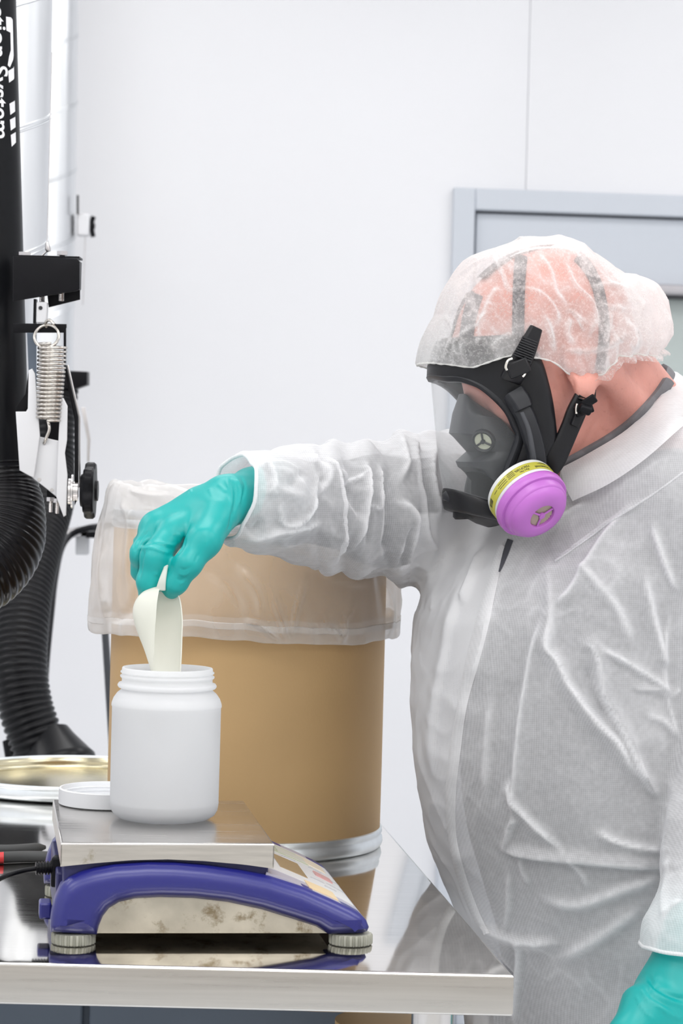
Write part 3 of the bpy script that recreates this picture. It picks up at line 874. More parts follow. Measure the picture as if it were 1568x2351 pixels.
def bolt(p, d, r, L_, head=True, m=ZINC):
    p = Vector(p); d = Vector(d).normalized()
    mb = MB(); prof = []
    for k in range(int(L_ / 0.0018)):
        prof += [(r, k * 0.0018), (r * 0.86, k * 0.0018 + 0.0009)]
    mb.lathe(prof, p, d, 16, True, True)
    if head: mb.lathe([(r * 1.9, -0.005), (r * 1.9, 0.0)], p, d, 6, True, True)
    return mb.build('bolt', m, arm, 30)
bolt(at(143, 586, ZB + 0.018), (0, 0, -1), 0.0038, 0.058)
bolt(at(57, 588, ZB + 0.018), (0, 0, -1), 0.0042, 0.01)
bolt(at(97, 672, ZB + 0.018), (0, 0, -1), 0.0036, 0.016, False)
# wire with its ferrule
MB().tube([at(119, 120, ZB + 0.02), at(108, 556, ZB + 0.02)], 0.0006, 6).build('wire', ZINC, arm)
MB().tube([at(108, 556, ZB + 0.02), at(110, 572, ZB + 0.02), at(112, 578, ZB + 0.02)], [0.002, 0.0036, 0.0026], 10).build('ferrule', ZINC, arm)
MB().tube([at(110, 574, ZB + 0.02), at(96, 588, ZB + 0.02)], 0.0012, 6).build('wire', ZINC, arm)
# clevis
mb = MB(); mb.box(at(97, 718, ZB + 0.012), (0.013, 0.016, 0.026)); cl = mb.build('clevis', WHITEP, arm, bevel=0.0015)
MB().tube([at(93, 707, ZB + 0.0036), at(93, 707, ZB + 0.003)], 0.0025, 14).build('pin_hole', BLACKGAP, cl)
mb = MB(); mb.box(at(81, 715, ZB + 0.015), (0.003, 0.016, 0.03)); mb.build('clevis_cheek', BLACKP, arm)
# yoke bar and upright
plate('yoke_bar', [(30, 742), (153, 744), (153, 752), (147, 764), (30, 764)], ZB + 0.01, 0.003, BLACKP, arm)
plate('yoke_bar', [(146, 752), (152, 752), (152, 848), (146, 848)], ZB + 0.012, 0.003, BLACKP, arm, 0.001)
plate('back_plate', [(62, 764), (84, 764), (84, 900), (66, 860)], ZB + 0.05, 0.003, SLATE, arm)
plate('link_strip', [(146, 840), (153, 838), (180, 958), (180, 1140), (172, 1160), (171, 962)], ZB + 0.016, 0.004, BLACKP, arm)
plate('link_strip', [(153, 838), (158, 838), (185, 958), (185, 1120), (181, 1120), (180, 960)], ZB + 0.030, 0.003, ZINC, arm, 0.001)
# coil spring: helix with hooked ends
sp0, sp1 = at(121, 790, ZB - 0.002), at(111, 966, ZB - 0.002)
turns = 19; P = []
x_, y_, d_ = frame_of(sp1 - sp0)
NS = turns * 28
for i in range(NS + 1):
    t = 2 * PI * turns * i / NS; f = i / NS
    rr = (32 - 5 * f) * mpp(ZB)
    P.append(sp0.lerp(sp1, f) + (x_ * math.cos(t) + y_ * math.sin(t)) * rr)
spr = MB().tube(P, 0.0017, 8).build('coil_spring', SPRINGM, arm, 180)
lp_ = []
cc = at(107, 772, ZB - 0.002)
for i in range(26):
    t = 2 * PI * i / 26
    lp_.append(cc + Vector((math.cos(t) * 28 * mpp(ZB), math.sin(t) * 0.010, math.sin(t) * 27 * mpp(ZB))))
MB().tube(lp_, 0.0020, 8, True).build('spring_hook', SPRINGM, spr, 180)
MB().tube(spline([at(125, 745, ZB - 0.004), at(113, 735, ZB), at(104, 742, ZB + 0.006), at(107, 752, ZB + 0.01)], 6), 0.0020, 8).build('spring_hook', SPRINGM, spr, 180)
MB().tube(spline([at(109, 962, ZB - 0.004), at(113, 985, ZB - 0.006), at(106, 1005, ZB - 0.006), at(101, 1018, ZB)], 6), 0.0020, 8).build('spring_hook', SPRINGM, spr, 180)
# white pressed bracket
plate('spring_bracket', [(84, 1001), (140, 1013), (136, 1146), (104, 1120), (72, 1095)], ZB + 0.002, 0.003, WHITEP, arm, 0.0012)
plate('bracket_cheek', [(36, 945), (60, 945), (64, 938), (66, 850), (74, 846), (81, 858), (92, 1000), (78, 1097), (68, 1093), (45, 1080)], ZB - 0.006, 0.003, WHITEP, arm, 0.0012)
plate('bracket_cheek', [(139, 914), (146, 914), (155, 932), (154, 1010), (149, 1040), (155, 1090), (152, 1183), (146, 1187), (129, 1140), (134, 1010)], ZB - 0.004, 0.003, WHITEP, arm, 0.0012)
plate('inner_cheek', [(58, 905), (66, 852), (72, 852), (66, 935), (60, 944), (38, 944), (36, 936)], ZB + 0.02, 0.003, BLACKP, arm, 0.001)
for (x, y) in ((90, 1101), (119, 1125)):
    MB().tube([at(x, y, ZB - 0.0004), at(x, y, ZB + 0.0006)], 0.0021, 12).build('rivet', ZINC, arm)
for (x, y) in ((116, 1165), (131, 1168)):
    bolt(at(x, y - 14, ZB + 0.02), (0, 0, -1), 0.0028, 0.016)
plate('rear_plate', [(106, 930), (146, 930), (150, 1150), (108, 1140)], ZB + 0.05, 0.003, BLACKP, arm, 0.001)
# pivot washers and knob
ax = Vector((1, 0.05, 0)).normalized()
for (x, r_, w_) in ((157, 0.016, 0.003), (164, 0.021, 0.002), (168, 0.012, 0.006), (186, 0.011, 0.003)):
    mb = MB(); c = at(x, 1128, ZB + 0.018); mb.lathe([(r_, 0), (r_, w_)], c, ax, 32, True, True); mb.build('washer', ZINC, arm, 30)
V, F = [], []
NK = 80; c = at(186, 1126, ZB + 0.018)
kx, ky = Vector((0, 1, 0)), Vector((0, 0, 1))
kp = [(0.55, 0.0), (0.60, 0.004), (0.95, 0.0045), (1.0, 0.007), (1.0, 0.015), (0.94, 0.0175), (0.5, 0.0185), (0.35, 0.0185), (0.35, 0.021), (0.0, 0.0212)]
for (r_, h) in kp:
    for k in range(NK):
        t = 2 * PI * k / NK + 0.3
        q_ = 0.036 * r_ * (1 - (0.16 * (0.5 - 0.5 * math.cos(5 * t)) ** 1.5 if r_ > 0.7 else 0))
        V.append(c + ax * h + (kx * math.cos(t) + ky * math.sin(t)) * q_)
for j in range(len(kp) - 1):
    for k in range(NK):
        l = (k + 1) % NK
        F.append((j * NK + k, j * NK + l, (j + 1) * NK + l, (j + 1) * NK + k))
F.append(tuple(reversed(range(NK))))
mk('knob', V, F, BLACKP, arm, 35)
# galvanised duct carrying the arm
fd = thing('spiral_duct', 'wide galvanised spiral duct hanging behind the black lettered tube', 'duct', tuple(at(4, 590, 3.42)))
duct(fd, at(19, -420, 3.44), at(-2, 600, 3.40), 0.0625, 0.166, 2.35)

# second arm, out of focus behind
ZR = 4.30
rd = thing('spiral_duct', 'narrower galvanised spiral duct farther back near the white wall', 'duct', tuple(at(110, 860, 5.9)))
duct(rd, at(122, -330, 5.9), at(103, 1010, 5.85), 0.0610, 0.152, 0.6)
# white joint box with black wing knob on the rear duct
mb = MB(); mb.box(at(192, 517, 5.86), (0.028, 0.03, 0.050)); jb = mb.build('joint_box', WHITEP, rd, bevel=0.004)
mb = MB(); mb.tube([at(207, 519, 5.86), at(213, 519, 5.86)], 0.005, 10); mb.lathe([(0.006, 0), (0.007, 0.003), (0.006, 0.009)], at(209, 519, 5.86), (1, 0, 0), 16, True, True)
mb.tube(spline([at(215, 497, 5.86), at(211, 510, 5.86), at(211, 526, 5.86), at(214, 544, 5.86)], 5), 0.0055, 10); mb.build('wing_knob', BLACKP, rd)
plate('strap', [(176, 448), (181, 448), (181, 492), (176, 492)], 5.84, 0.004, BLACKP, rd)
MB().tube([at(196, 540, 5.86), at(190, 700, 5.86)], 0.0015, 6).build('wire', ZINC, rd)
ra = thing('extraction_arm', 'second black extraction arm with drooping ribbed hose and bell hood behind the upturned lid', 'extraction arm', tuple(at(80, 1500, ZR)))
plate('arm_bracket', [(120, 850), (203, 854), (203, 884), (175, 894), (120, 896)], 4.6, 0.05, BLACKP, ra, 0.003)
plate('link_strip', [(186, 935), (196, 935), (208, 1010), (205, 1060), (200, 1060), (200, 1010)], 4.55, 0.004, ZINC, ra, 0.001)
plate('link_strip', [(172, 950), (182, 950), (184, 1080), (176, 1080)], 4.56, 0.004, ZINC, ra, 0.001)
hose(ra, [at(140, 880, 4.62), at(128, 960, 4.6), at(122, 1060, 4.58), at(112, 1150, 4.52), at(86, 1240, 4.45), at(64, 1330, 4.38), at(50, 1430, 4.32), at(46, 1530, 4.28), at(58, 1620, 4.26), at(84, 1700, 4.25), at(95, 1738, 4.25)],
     [0.030, 0.034, 0.036, 0.042, 0.043, 0.043, 0.043, 0.043, 0.043, 0.043, 0.043], 0.011, 0.0024, HOSE2, 'hose', 40)
mb = MB(); d_ = (at(130, 1800, 4.22) - at(95, 1690, 4.25))
mb.lathe([(0.036, -0.005), (0.042, 0.010), (0.060, 0.045), (0.064, 0.052), (0.063, 0.060), (0.055, 0.056), (0.030, 0.02)], at(110, 1690, 4.25), d_, 48, True, False)
mb.build('bell_hood', HOSE2, ra, 50)
MB().tube([at(22, 1700, 4.27), at(30, 1748, 4.26)], 0.012, 14).build('hood_handle', BLACKP, ra)
# cable, clip and thin stand on the wall side
ZC = 5.2
cb = thing('cable', 'black cable arching from the wall clip down beside the ribbed hose', 'cable', tuple(at(165, 1226, ZC)))
MB().tube(spline([at(300, 1200, ZC + 0.1), at(235, 1208, ZC + 0.05), at(200, 1213, ZC), at(163, 1228, ZC), at(140, 1262, ZC - 0.1), at(126, 1330, ZC - 0.2), at(118, 1400, ZC - 0.3), at(108, 1500, ZC - 0.4), at(102, 1590, ZC - 0.5), at(100, 1700, ZC - 0.5), at(110, 1850, ZC - 0.4)], 8), 0.0065, 12).build('cable_run', BLACKP, cb)
MB().tube(spline([at(128, 1245, ZC + 0.02), at(150, 1228, ZC + 0.02), at(185, 1220, ZC + 0.02)], 6), 0.010, 12).build('cable_sleeve', ZINC, cb)
ck = thing('cable_bracket', 'small pale grey bracket holding the black cable left of the bag', 'bracket', tuple(at(190, 1240, ZC + 0.06)))
mb = MB(); mb.box(at(190, 1240, ZC + 0.05), (0.026, 0.03, 0.058)); mb.box(at(209, 1222, ZC + 0.05), (0.05, 0.03, 0.022)); mb.build('bracket_body', M('bracket_grey', (0.55, 0.56, 0.58), 0.4), ck, bevel=0.003)
mb = MB(); mb.box(at(215, 1228, ZC + 0.02), (0.03, 0.02, 0.012)); mb.build('clamp', BLACKP, ck, bevel=0.002)
stp = thing('stand_leg', 'thin dark sloping stand leg between the wall and the tan drum', 'stand', tuple(at(250, 1720, 4.7)))
pz = at(262, 1850, 4.7)
dirv = (at(250, 1650, 4.7) - at(237, 1440, 4.7)).normalized()
pa = at(237, 1380, 4.7); s_ = pa.z / -dirv.z
MB().tube([pa, pa + dirv * s_], 0.0065, 14).build('rod', M('rod_paint', (0.06, 0.065, 0.075), 0.45), stp)
MB().tube([pa + dirv * (s_ - 0.03), pa + dirv * s_], 0.010, 14).build('rubber_tip', BLACKP, stp)
# ================================================================== solids grown from distance fields
def snet(f, lo, hi, h):
    """surface nets: field f(X,Y,Z) -> quads around its zero set"""
    lo = np.array(lo, float); n = [int(math.ceil((hi[i] - lo[i]) / h)) + 1 for i in range(3)]
    g = [(lo[i] + h * np.arange(n[i])).astype(np.float32) for i in range(3)]
    X, Y, Z = np.meshgrid(*g, indexing='ij', sparse=True)
    Fv = np.broadcast_to(f(X, Y, Z), n).astype(np.float32)
    S = Fv < 0
    c = np.zeros([k - 1 for k in n], np.int8)
    for a in (0, 1):
        for b in (0, 1):
            for d in (0, 1):
                c += S[a:n[0] - 1 + a, b:n[1] - 1 + b, d:n[2] - 1 + d]
    mixed = (c > 0) & (c < 8)
    I, J, K = np.nonzero(mixed)
    idx = np.full(mixed.shape, -1, np.int64); idx[I, J, K] = np.arange(len(I))
    acc = np.zeros((len(I), 3)); cnt = np.zeros(len(I))
    corners = [(a, b, d) for a in (0, 1) for b in (0, 1) for d in (0, 1)]
    for p in corners:
        for ax in range(3):
            if p[ax] == 1: continue
            q = list(p); q[ax] = 1
            fa = Fv[I + p[0], J + p[1], K + p[2]]; fb = Fv[I + q[0], J + q[1], K + q[2]]
            m = (fa < 0) != (fb < 0)
            t = np.where(m, fa / np.where(m, fa - fb, 1), 0)
            for i in range(3):
                acc[:, i] += np.where(m, p[i] + (t if i == ax else 0), 0)
            cnt += m
    V = lo + h * (np.stack([I, J, K], 1) + acc / cnt[:, None])
    Q = []
    for ax in range(3):
        o = [i for i in range(3) if i != ax]
        sl0 = [slice(None)] * 3; sl1 = [slice(None)] * 3
        sl0[ax] = slice(0, n[ax] - 1); sl1[ax] = slice(1, n[ax])
        for i in o: sl0[i] = slice(1, n[i] - 1); sl1[i] = slice(1, n[i] - 1)
        A, B = S[tuple(sl0)], S[tuple(sl1)]
        ch = np.nonzero(A != B)
        P = [c_.copy() for c_ in ch]
        for i in o: P[i] = P[i] + 1
        def cell(du, dv):
            R = [p.copy() for p in P]; R[o[0]] -= du; R[o[1]] -= dv
            return idx[R[0], R[1], R[2]]
        q = np.stack([cell(1, 1), cell(0, 1), cell(0, 0), cell(1, 0)], 1)
        flip = ~A[ch] if ax != 1 else A[ch]
        q[flip] = q[flip][:, ::-1]
        Q.append(q)
    return V, np.concatenate(Q)
def smin(a, b, k):
    h = np.clip(0.5 + 0.5 * (b - a) / k, 0, 1)
    return b + (a - b) * h - k * h * (1 - h)
def smax(a, b, k): return -smin(-a, -b, k)
def f_caps(X, Y, Z, a, b, ra, rb):
    a, b = np.asarray(a, float), np.asarray(b, float); d = b - a; dd = d.dot(d) or 1e-9
    t = np.clip(((X - a[0]) * d[0] + (Y - a[1]) * d[1] + (Z - a[2]) * d[2]) / dd, 0, 1)
    return np.sqrt((X - a[0] - t * d[0]) ** 2 + (Y - a[1] - t * d[1]) ** 2 + (Z - a[2] - t * d[2]) ** 2) - (ra + (rb - ra) * t)
def f_ell(X, Y, Z, c, axes, r):
    c = np.asarray(c, float)
    k0 = 0; k1 = 0
    for A, rr in zip(axes, r):
        q = (X - c[0]) * A[0] + (Y - c[1]) * A[1] + (Z - c[2]) * A[2]
        k0 = k0 + (q / rr) ** 2; k1 = k1 + (q / rr ** 2) ** 2
    k0 = np.sqrt(k0); k1 = np.sqrt(k1) + 1e-6
    return k0 * (k0 - 1) / k1
def chain(X, Y, Z, pts, k):
    r = None
    for (a, ra), (b, rb) in zip(pts, pts[1:]):
        d = f_caps(X, Y, Z, a, b, ra, rb)
        r = d if r is None else smin(r, d, k)
    return r
def vnormals(V, F):
    V = np.asarray(V); n = np.cross(V[F[:, 2]] - V[F[:, 0]], V[F[:, 3]] - V[F[:, 1]])
    N_ = np.zeros_like(V)
    for i in range(4): np.add.at(N_, F[:, i], n)
    return N_ / (np.linalg.norm(N_, axis=1, keepdims=True) + 1e-12)
def relax(V, F, it=2, lam=0.5):
    for _ in range(it):
        S_ = np.zeros_like(V); C_ = np.zeros(len(V))
        for a, b in ((0, 1), (1, 2), (2, 3), (3, 0)):
            np.add.at(S_, F[:, a], V[F[:, b]]); np.add.at(S_, F[:, b], V[F[:, a]])
            np.add.at(C_, F[:, a], 1); np.add.at(C_, F[:, b], 1)
        V = V + lam * (S_ / np.maximum(C_, 1)[:, None] - V)
    return V
def split4(V, F, smooth=True):
    """one linear quad subdivision"""
    E = np.sort(np.stack([F, np.roll(F, -1, 1)], 2).reshape(-1, 2), 1)
    U, inv = np.unique(E, axis=0, return_inverse=True)
    inv = inv.reshape(F.shape)
    n = len(V)
    em = V[U].mean(1); fm = V[F].mean(1)
    W_ = np.concatenate([V, em, fm])
    ei = inv + n; fi = (np.arange(len(F)) + n + len(U))[:, None]
    Q = np.concatenate([np.stack([F[:, k], ei[:, k], fi[:, 0], ei[:, (k + 3) % 4]], 1) for k in range(4)])
    if smooth: W_ = relax(W_, Q, 2, 0.5)
    return W_, Q
def cut(V, F, keep):
    k = keep[F].all(1); F = F[k]
    used = np.unique(F); mp_ = np.full(len(V), -1); mp_[used] = np.arange(len(used))
    return V[used], mp_[F]
WK = 1.0
def pix_strokes(V, N_, strokes, facing=0.15):
    """cloth folds: each stroke is a crease line seen on the near side of the cloth (given where it lies, moved along the cloth normal).
    stroke = (points, width px, height m[, one-sided step px])"""
    V = np.asarray(V); P = topx(V)
    vd = V - np.array(CAMP); vd /= np.linalg.norm(vd, axis=1, keepdims=True)
    fac = np.clip((-(vd * N_).sum(1) - facing) / 0.25, 0, 1)
    D = np.zeros(len(V)); G = np.zeros(len(V))
    for s in strokes:
        pts, wd, amp = s[0], s[1] * WK, s[2]
        side = s[3] if len(s) > 3 else 0
        q = np.array(spline(pts, 5)); 
        lo, hi = q.min(0) - 4 * wd, q.max(0) + 4 * wd
        I = np.nonzero((P[:, 0] > lo[0]) & (P[:, 0] < hi[0]) & (P[:, 1] > lo[1]) & (P[:, 1] < hi[1]) & (fac > 0))[0]
        if not len(I): continue
        p = P[I]; best = np.full(len(I), 1e9); sd = np.zeros(len(I)); tt = np.zeros(len(I))
        m = len(q) - 1
        for i in range(m):
            a, b = q[i], q[i + 1]; d = b - a; L2 = d.dot(d) + 1e-9
            t = np.clip(((p - a) @ d) / L2, 0, 1)
            r = p - a - t[:, None] * d
            dist = np.sqrt((r ** 2).sum(1)); u = dist < best
            best[u] = dist[u]; sd[u] = np.sign(d[0] * r[u, 1] - d[1] * r[u, 0]); tt[u] = (i + t[u]) / m
        taper = np.clip(np.minimum(tt, 1 - tt) * 5 + 0.12, 0, 1)
        w_ = np.where(sd * side > 0, wd * 2.6, wd) if side else wd
        D[I] += amp * taper * np.exp(-(best / w_) ** 2) * fac[I]
        if amp > 0: G[I] = np.maximum(G[I], taper * np.exp(-(best / (wd * 0.8)) ** 2) * fac[I] * min(1, amp / 0.005))
    pix_strokes.G = G
    return D
def nz3(V, sc, off=0.0):
    return np.array([noise.noise(Vector((v[0] * sc + off, v[1] * sc + off * 0.7, v[2] * sc - off))) for v in V])

# ------------------------------------------------------------------ cloth, skin, glove materials
SUIT = sheer('coverall_fabric', (0.915, 0.915, 0.93), 0.55, 1.0, 0.6, blend=0.35, pattern=('weave', 1500, 0.075), dens=0.5, bump=0.10, bscale=240, spec=0.15, transl=0.30)
SUIT2 = sheer('coverall_double_fabric', (0.92, 0.92, 0.93), 0.86, 1.0, 0.6, blend=0.35, pattern=('weave', 1500, 0.05), bump=0.08, bscale=240, spec=0.15, transl=0.30)
NET = sheer('hair_cap_fabric', (0.95, 0.945, 0.94), 0.17, 0.95, 0.6, blend=0.40, pattern=('fibre', 300, 0.26), bump=0.0, spec=0.1, transl=0.45, dens=0.5)
NETHEM = sheer('hair_cap_hem', (0.93, 0.925, 0.90), 0.8, 1.0, 0.6, blend=0.4, spec=0.1, transl=0.4)
SHIRT = M('dark_shirt', (0.075, 0.077, 0.092), 0.85, bump=0.1, bscale=500)
SHIRTC = M('grey_shirt_collar', (0.17, 0.165, 0.175), 0.85, bump=0.15, bscale=400, var=0.1, vscale=80)
TROUS = M('dark_trousers', (0.10, 0.105, 0.12), 0.85)
SKIN = M('skin', (0.65, 0.30, 0.245), 0.48, bump=0.22, bscale=330, var=0.14, vscale=18, sss=0.12, spots=((0.40, 0.17, 0.13), 120, 0.58, 0.40))
GLOVE = M('teal_nitrile', (0.0, 0.36, 0.345), 0.40, bump=0.04, bscale=500, var=0.05, vscale=9)
SHOEC = M('shoe_cover', (0.75, 0.76, 0.78), 0.7)

# ------------------------------------------------------------------ frames
TYAW = math.radians(35)
TF = np.array([-math.cos(TYAW), -math.sin(TYAW), 0]); TL = np.array([-TF[1], TF[0], 0])
HC = at(1262, 745, 2.92)
hp_, hy_ = math.radians(22), math.radians(14)
HF = Vector((-math.cos(hp_) * math.cos(hy_), -math.cos(hp_) * math.sin(hy_), -math.sin(hp_)))
HL = Vector((math.sin(hy_), -math.cos(hy_), 0)); HU = HF.cross(HL)
HS = 1.09
def hp3(f, l, u): return HC + HF * (f * HS) + HL * (l * HS) + HU * (u * HS)
def hl(x, y, l):
    """pixel -> point on the head plane l metres to its left side"""
    d = ray(x, y); t = ((HC + HL * l) - CAMP).dot(HL) / d.dot(HL)
    return CAMP + d * t
def hmir(p): return p - HL * (2 * (p - HC).dot(HL))
HAX = [tuple(HF), tuple(HL), tuple(HU)]
BZ = 3.0
def zat(y, x=1380, Y=BZ): return at(x, y, Y).z
# torso cross sections: photo row, centre px, half depth, half width
SECT = [(1075, 1420, 0.060, 0.085), (1130, 1412, 0.098, 0.170), (1190, 1396, 0.122, 0.196), (1260, 1378, 0.146, 0.203), (1330, 1366, 0.172, 0.203), (1420, 1362, 0.192, 0.202), (1520, 1368, 0.204, 0.202), (1620, 1374, 0.209, 0.202), (1740, 1378, 0.208, 0.202),
        (1850, 1381, 0.199, 0.200), (1950, 1385, 0.184, 0.198), (2050, 1390, 0.162, 0.195), (2150, 1396, 0.140, 0.190), (2260, 1402, 0.128, 0.184), (2400, 1406, 0.122, 0.178), (2560, 1408, 0.118, 0.172)]
SZ = np.array([zat(s[0]) for s in SECT])[::-1]
SX = np.array([at(s[1], s[0], BZ).x for s in SECT])[::-1]; SA = np.array([s[2] for s in SECT])[::-1]; SB = np.array([s[3] for s in SECT])[::-1]
def f_torso(X, Y, Z, off=0.0, kf=1.0, kb=1.0):
    cx = np.interp(Z, SZ, SX); a = np.interp(Z, SZ, SA) * kf + off; b = np.interp(Z, SZ, SB) * kb + off
    f = (X - cx) * TF[0] + (Y - BZ) * TF[1]; l = (X - cx) * TL[0] + (Y - BZ) * TL[1]
    e = 2.3
    k0 = (np.abs(f / a) ** e + np.abs(l / b) ** e) ** (1 / e)
    d = (k0 - 1) * np.minimum(a, b)
    d = np.maximum(d, Z - SZ[-1]); d = np.maximum(d, SZ[0] - Z)
    return d
def A3(x, y, Y): return np.array(at(x, y, Y))
# right arm (reaching to the jar) and left arm (hanging by the side)
RA = [(A3(505, 1152, 2.775), 0.037), (A3(600, 1152, 2.80), 0.049), (A3(690, 1163, 2.86), 0.057), (A3(800, 1172, 2.935), 0.067), (A3(900, 1173, 3.01), 0.075), (A3(990, 1163, 3.09), 0.083), (A3(1090, 1165, 3.17), 0.092), (A3(1210, 1170, 3.15), 0.095)]
RAC = [(A3(600, 1142, 2.81), 0.027), (A3(640, 1150, 2.83), 0.041), (A3(880, 1170, 2.99), 0.057), (A3(1080, 1165, 3.15), 0.066)]
LA = [(A3(1560, 1150, 2.89), 0.086), (A3(1660, 1300, 2.86), 0.080), (A3(1684, 1500, 2.85), 0.076), (A3(1700, 1720, 2.83), 0.071), (A3(1666, 1950, 2.76), 0.060), (A3(1606, 2170, 2.70), 0.052), (A3(1600, 2205, 2.695), 0.050)]
LAC = [(A3(1560, 1150, 2.89), 0.060), (A3(1690, 1500, 2.85), 0.050), (A3(1705, 1720, 2.83), 0.042), (A3(1660, 1950, 2.76), 0.036), (A3(1602, 2180, 2.70), 0.029)]
hipz = zat(2400)
FOOTZ = 0.0
def leg_pts(sgn, ex_):
    hip = np.array([at(1408, 2400, BZ).x, BZ, hipz]) + TL * 0.092 * sgn
    kn = hip + TL * 0.015 * sgn + TF * 0.02; kn[2] = 0.46
    an = kn + TL * 0.005 * sgn - TF * 0.02; an[2] = 0.09
    return [(hip, 0.092 + ex_), (kn, 0.066 + ex_), (an, 0.055 + ex_)]
def f_legs(X, Y, Z, ex_):
    d = None
    for sg in (-1, 1):
        c = chain(X, Y, Z, leg_pts(sg, ex_), 0.03)
        d = c if d is None else smin(d, c, 0.02)
    return d
root_xy = (leg_pts(-1, 0)[2][0] + leg_pts(1, 0)[2][0]) / 2
person = thing('person', 'person in a white hooded-free coverall, hair cap and teal gloves scooping powder over the jar', 'person', (root_xy[0], root_xy[1], 0))
person['label'] = 'person in sheer white coverall, hair cap and teal gloves leaning to scoop into the jar'

# ------------------------------------------------------------------ body: head, neck, trunk, limbs as one skin
NK0, NK1 = A3(1335, 870, 2.955), A3(1470, 1075, 3.0)
def f_head(X, Y, Z):
    E = lambda f, l, u, r: f_ell(X, Y, Z, hp3(f, l, u), HAX, [q * HS for q in r])
    d = E(0.006, 0, -0.006, (0.092, 0.076, 0.085))
    d = smin(d, E(0.052, 0, -0.028, (0.050, 0.062, 0.070)), 0.03)       # face
    d = smin(d, E(0.045, 0, -0.085, (0.045, 0.052, 0.055)), 0.03)       # jaw
    d = smin(d, E(0.085, 0, -0.132 + 0.02, (0.018, 0.020, 0.018)), 0.025)       # chin
    d = smin(d, E(0.093, 0, 0.006, (0.012, 0.050, 0.012)), 0.016)       # brow
    for s in (1, -1):
        d = smin(d, E(0.070, 0.042 * s, -0.055, (0.026, 0.022, 0.022)), 0.02)   # cheek
        d = smax(d, -E(0.100, 0.032 * s, -0.024, (0.016, 0.019, 0.014)), 0.012)  # socket
        d = smin(d, E(0.082, 0.031 * s, -0.025, (0.0125, 0.0145, 0.0115)), 0.003)  # closed lid, looking down
        d = smin(d, E(0.0905, 0.031 * s, -0.0325, (0.004, 0.013, 0.0022)), 0.003)  # lash edge
        d = smin(d, f_caps(X, Y, Z, hp3(0.088, 0.012 * s, 0.002), hp3(0.080, 0.050 * s, 0.006), 0.006, 0.005), 0.008)
    d = smin(d, f_caps(X, Y, Z, hp3(0.088, 0, -0.014), hp3(0.104, 0, -0.052), 0.0085, 0.0115), 0.016)   # nose
    for s in (1, -1): d = smin(d, E(0.094, 0.013 * s, -0.055, (0.012, 0.008, 0.008)), 0.008)
    d = smin(d, E(0.094, 0, -0.086, (0.010, 0.024, 0.006)), 0.010); d = smin(d, E(0.093, 0, -0.097, (0.010, 0.021, 0.006)), 0.010)
    # ears: rim, bowl and lobe
    for s in (1, -1):
        L0 = hl(1333, 838, 0.083); f0 = (L0 - HC).dot(HF) / HS; u0 = (L0 - HC).dot(HU) / HS
        ear = E(f0, 0.076 * s, u0, (0.018, 0.007, 0.029))
        ear = smax(ear, -E(f0 + 0.002, 0.085 * s, u0 + 0.004, (0.012, 0.008, 0.020)), 0.004)
        ear = smin(ear, E(f0 + 0.006, 0.079 * s, u0 - 0.024, (0.0105, 0.007, 0.013)), 0.006)
        d = smin(d, ear, 0.006)
    # jaw angle and neck
    nk = f_caps(X, Y, Z, NK0, NK1, 0.066, 0.071)
    nk = smin(nk, f_caps(X, Y, Z, A3(1390, 850, 2.96), A3(1500, 1000, 3.02), 0.050, 0.058), 0.03)
    nk = smin(nk, f_caps(X, Y, Z, A3(1300, 940, 2.93), A3(1350, 1060, 2.95), 0.040, 0.045), 0.03)
    for s in (1, -1):
        nk = smin(nk, f_caps(X, Y, Z, hp3(-0.02, 0.060 * s, -0.06), np.array(NK1) + TL * 0.04 * s - TF * 0.02, 0.017, 0.017), 0.02)
    return smin(d, nk, 0.022)
lo = np.array(HC) - np.array([0.17, 0.16, 0.22]); hi = np.array(HC) + np.array([0.20, 0.21, 0.17])
hV, hF = snet(f_head, lo, hi, 0.0026)
hN = vnormals(hV, hF)
# creases before the ear and down the neck
FINE = [([(1275, 838), (1290, 880), (1298, 920)], 3, -0.0012), ([(1290, 836), (1306, 872), (1312, 905)], 3, -0.0014), ([(1303, 845), (1315, 878), (1318, 905)], 3, -0.0016),
        ([(1258, 835), (1268, 870), (1280, 905)], 3, -0.0008), ([(1330, 1040), (1350, 1000), (1372, 960)], 5, -0.001), ([(1392, 905), (1398, 930), (1396, 965)], 5, -0.0012), ([(1420, 850), (1450, 870), (1475, 905)], 6, -0.0010),
        ([(1370, 975), (1400, 1000), (1440, 1000)], 6, -0.0008), ([(1318, 905), (1322, 945), (1310, 985)], 5, -0.0012)]
hV = hV + hN * pix_strokes(hV, hN, FINE)[:, None]
hbvh = BVHTree.FromPolygons([tuple(v) for v in hV], [tuple(map(int, f)) for f in hF])
def f_core(X, Y, Z):
    d = f_torso(X, Y, Z, 0.0, 0.62, 0.80) + 0.03
    d = smin(d, chain(X, Y, Z, [(p, r - 0.020) for p, r in RAC], 0.03), 0.02)
    d = smin(d, chain(X, Y, Z, [(p, r - 0.018) for p, r in LAC], 0.03), 0.02)
    d = smin(d, f_legs(X, Y, Z, -0.018), 0.06)
    d = smin(d, f_caps(X, Y, Z, NK1, np.array([SX[-2], BZ, SZ[-2]]), 0.07, 0.10), 0.05)
    for sg in (-1, 1):
        an = leg_pts(sg, 0)[2][0]
        d = smin(d, f_caps(X, Y, Z, an * [1, 1, 0] + [0, 0, 0.042], an * [1, 1, 0] + TF * 0.17 + [0, 0, 0.035], 0.036, 0.030), 0.03)
    return d
bounds_lo = (A3(540, 1140, 2.77)[0] - 0.06, 2.60, 0.0); bounds_hi = (0.66, 3.34, 1.44)
cV, cF = snet(f_core, bounds_lo, bounds_hi, 0.012)
bodyV = np.concatenate([hV, cV]); bodyF = np.concatenate([hF, cF + len(hV)])
mknp('body', bodyV, bodyF, SKIN, person)
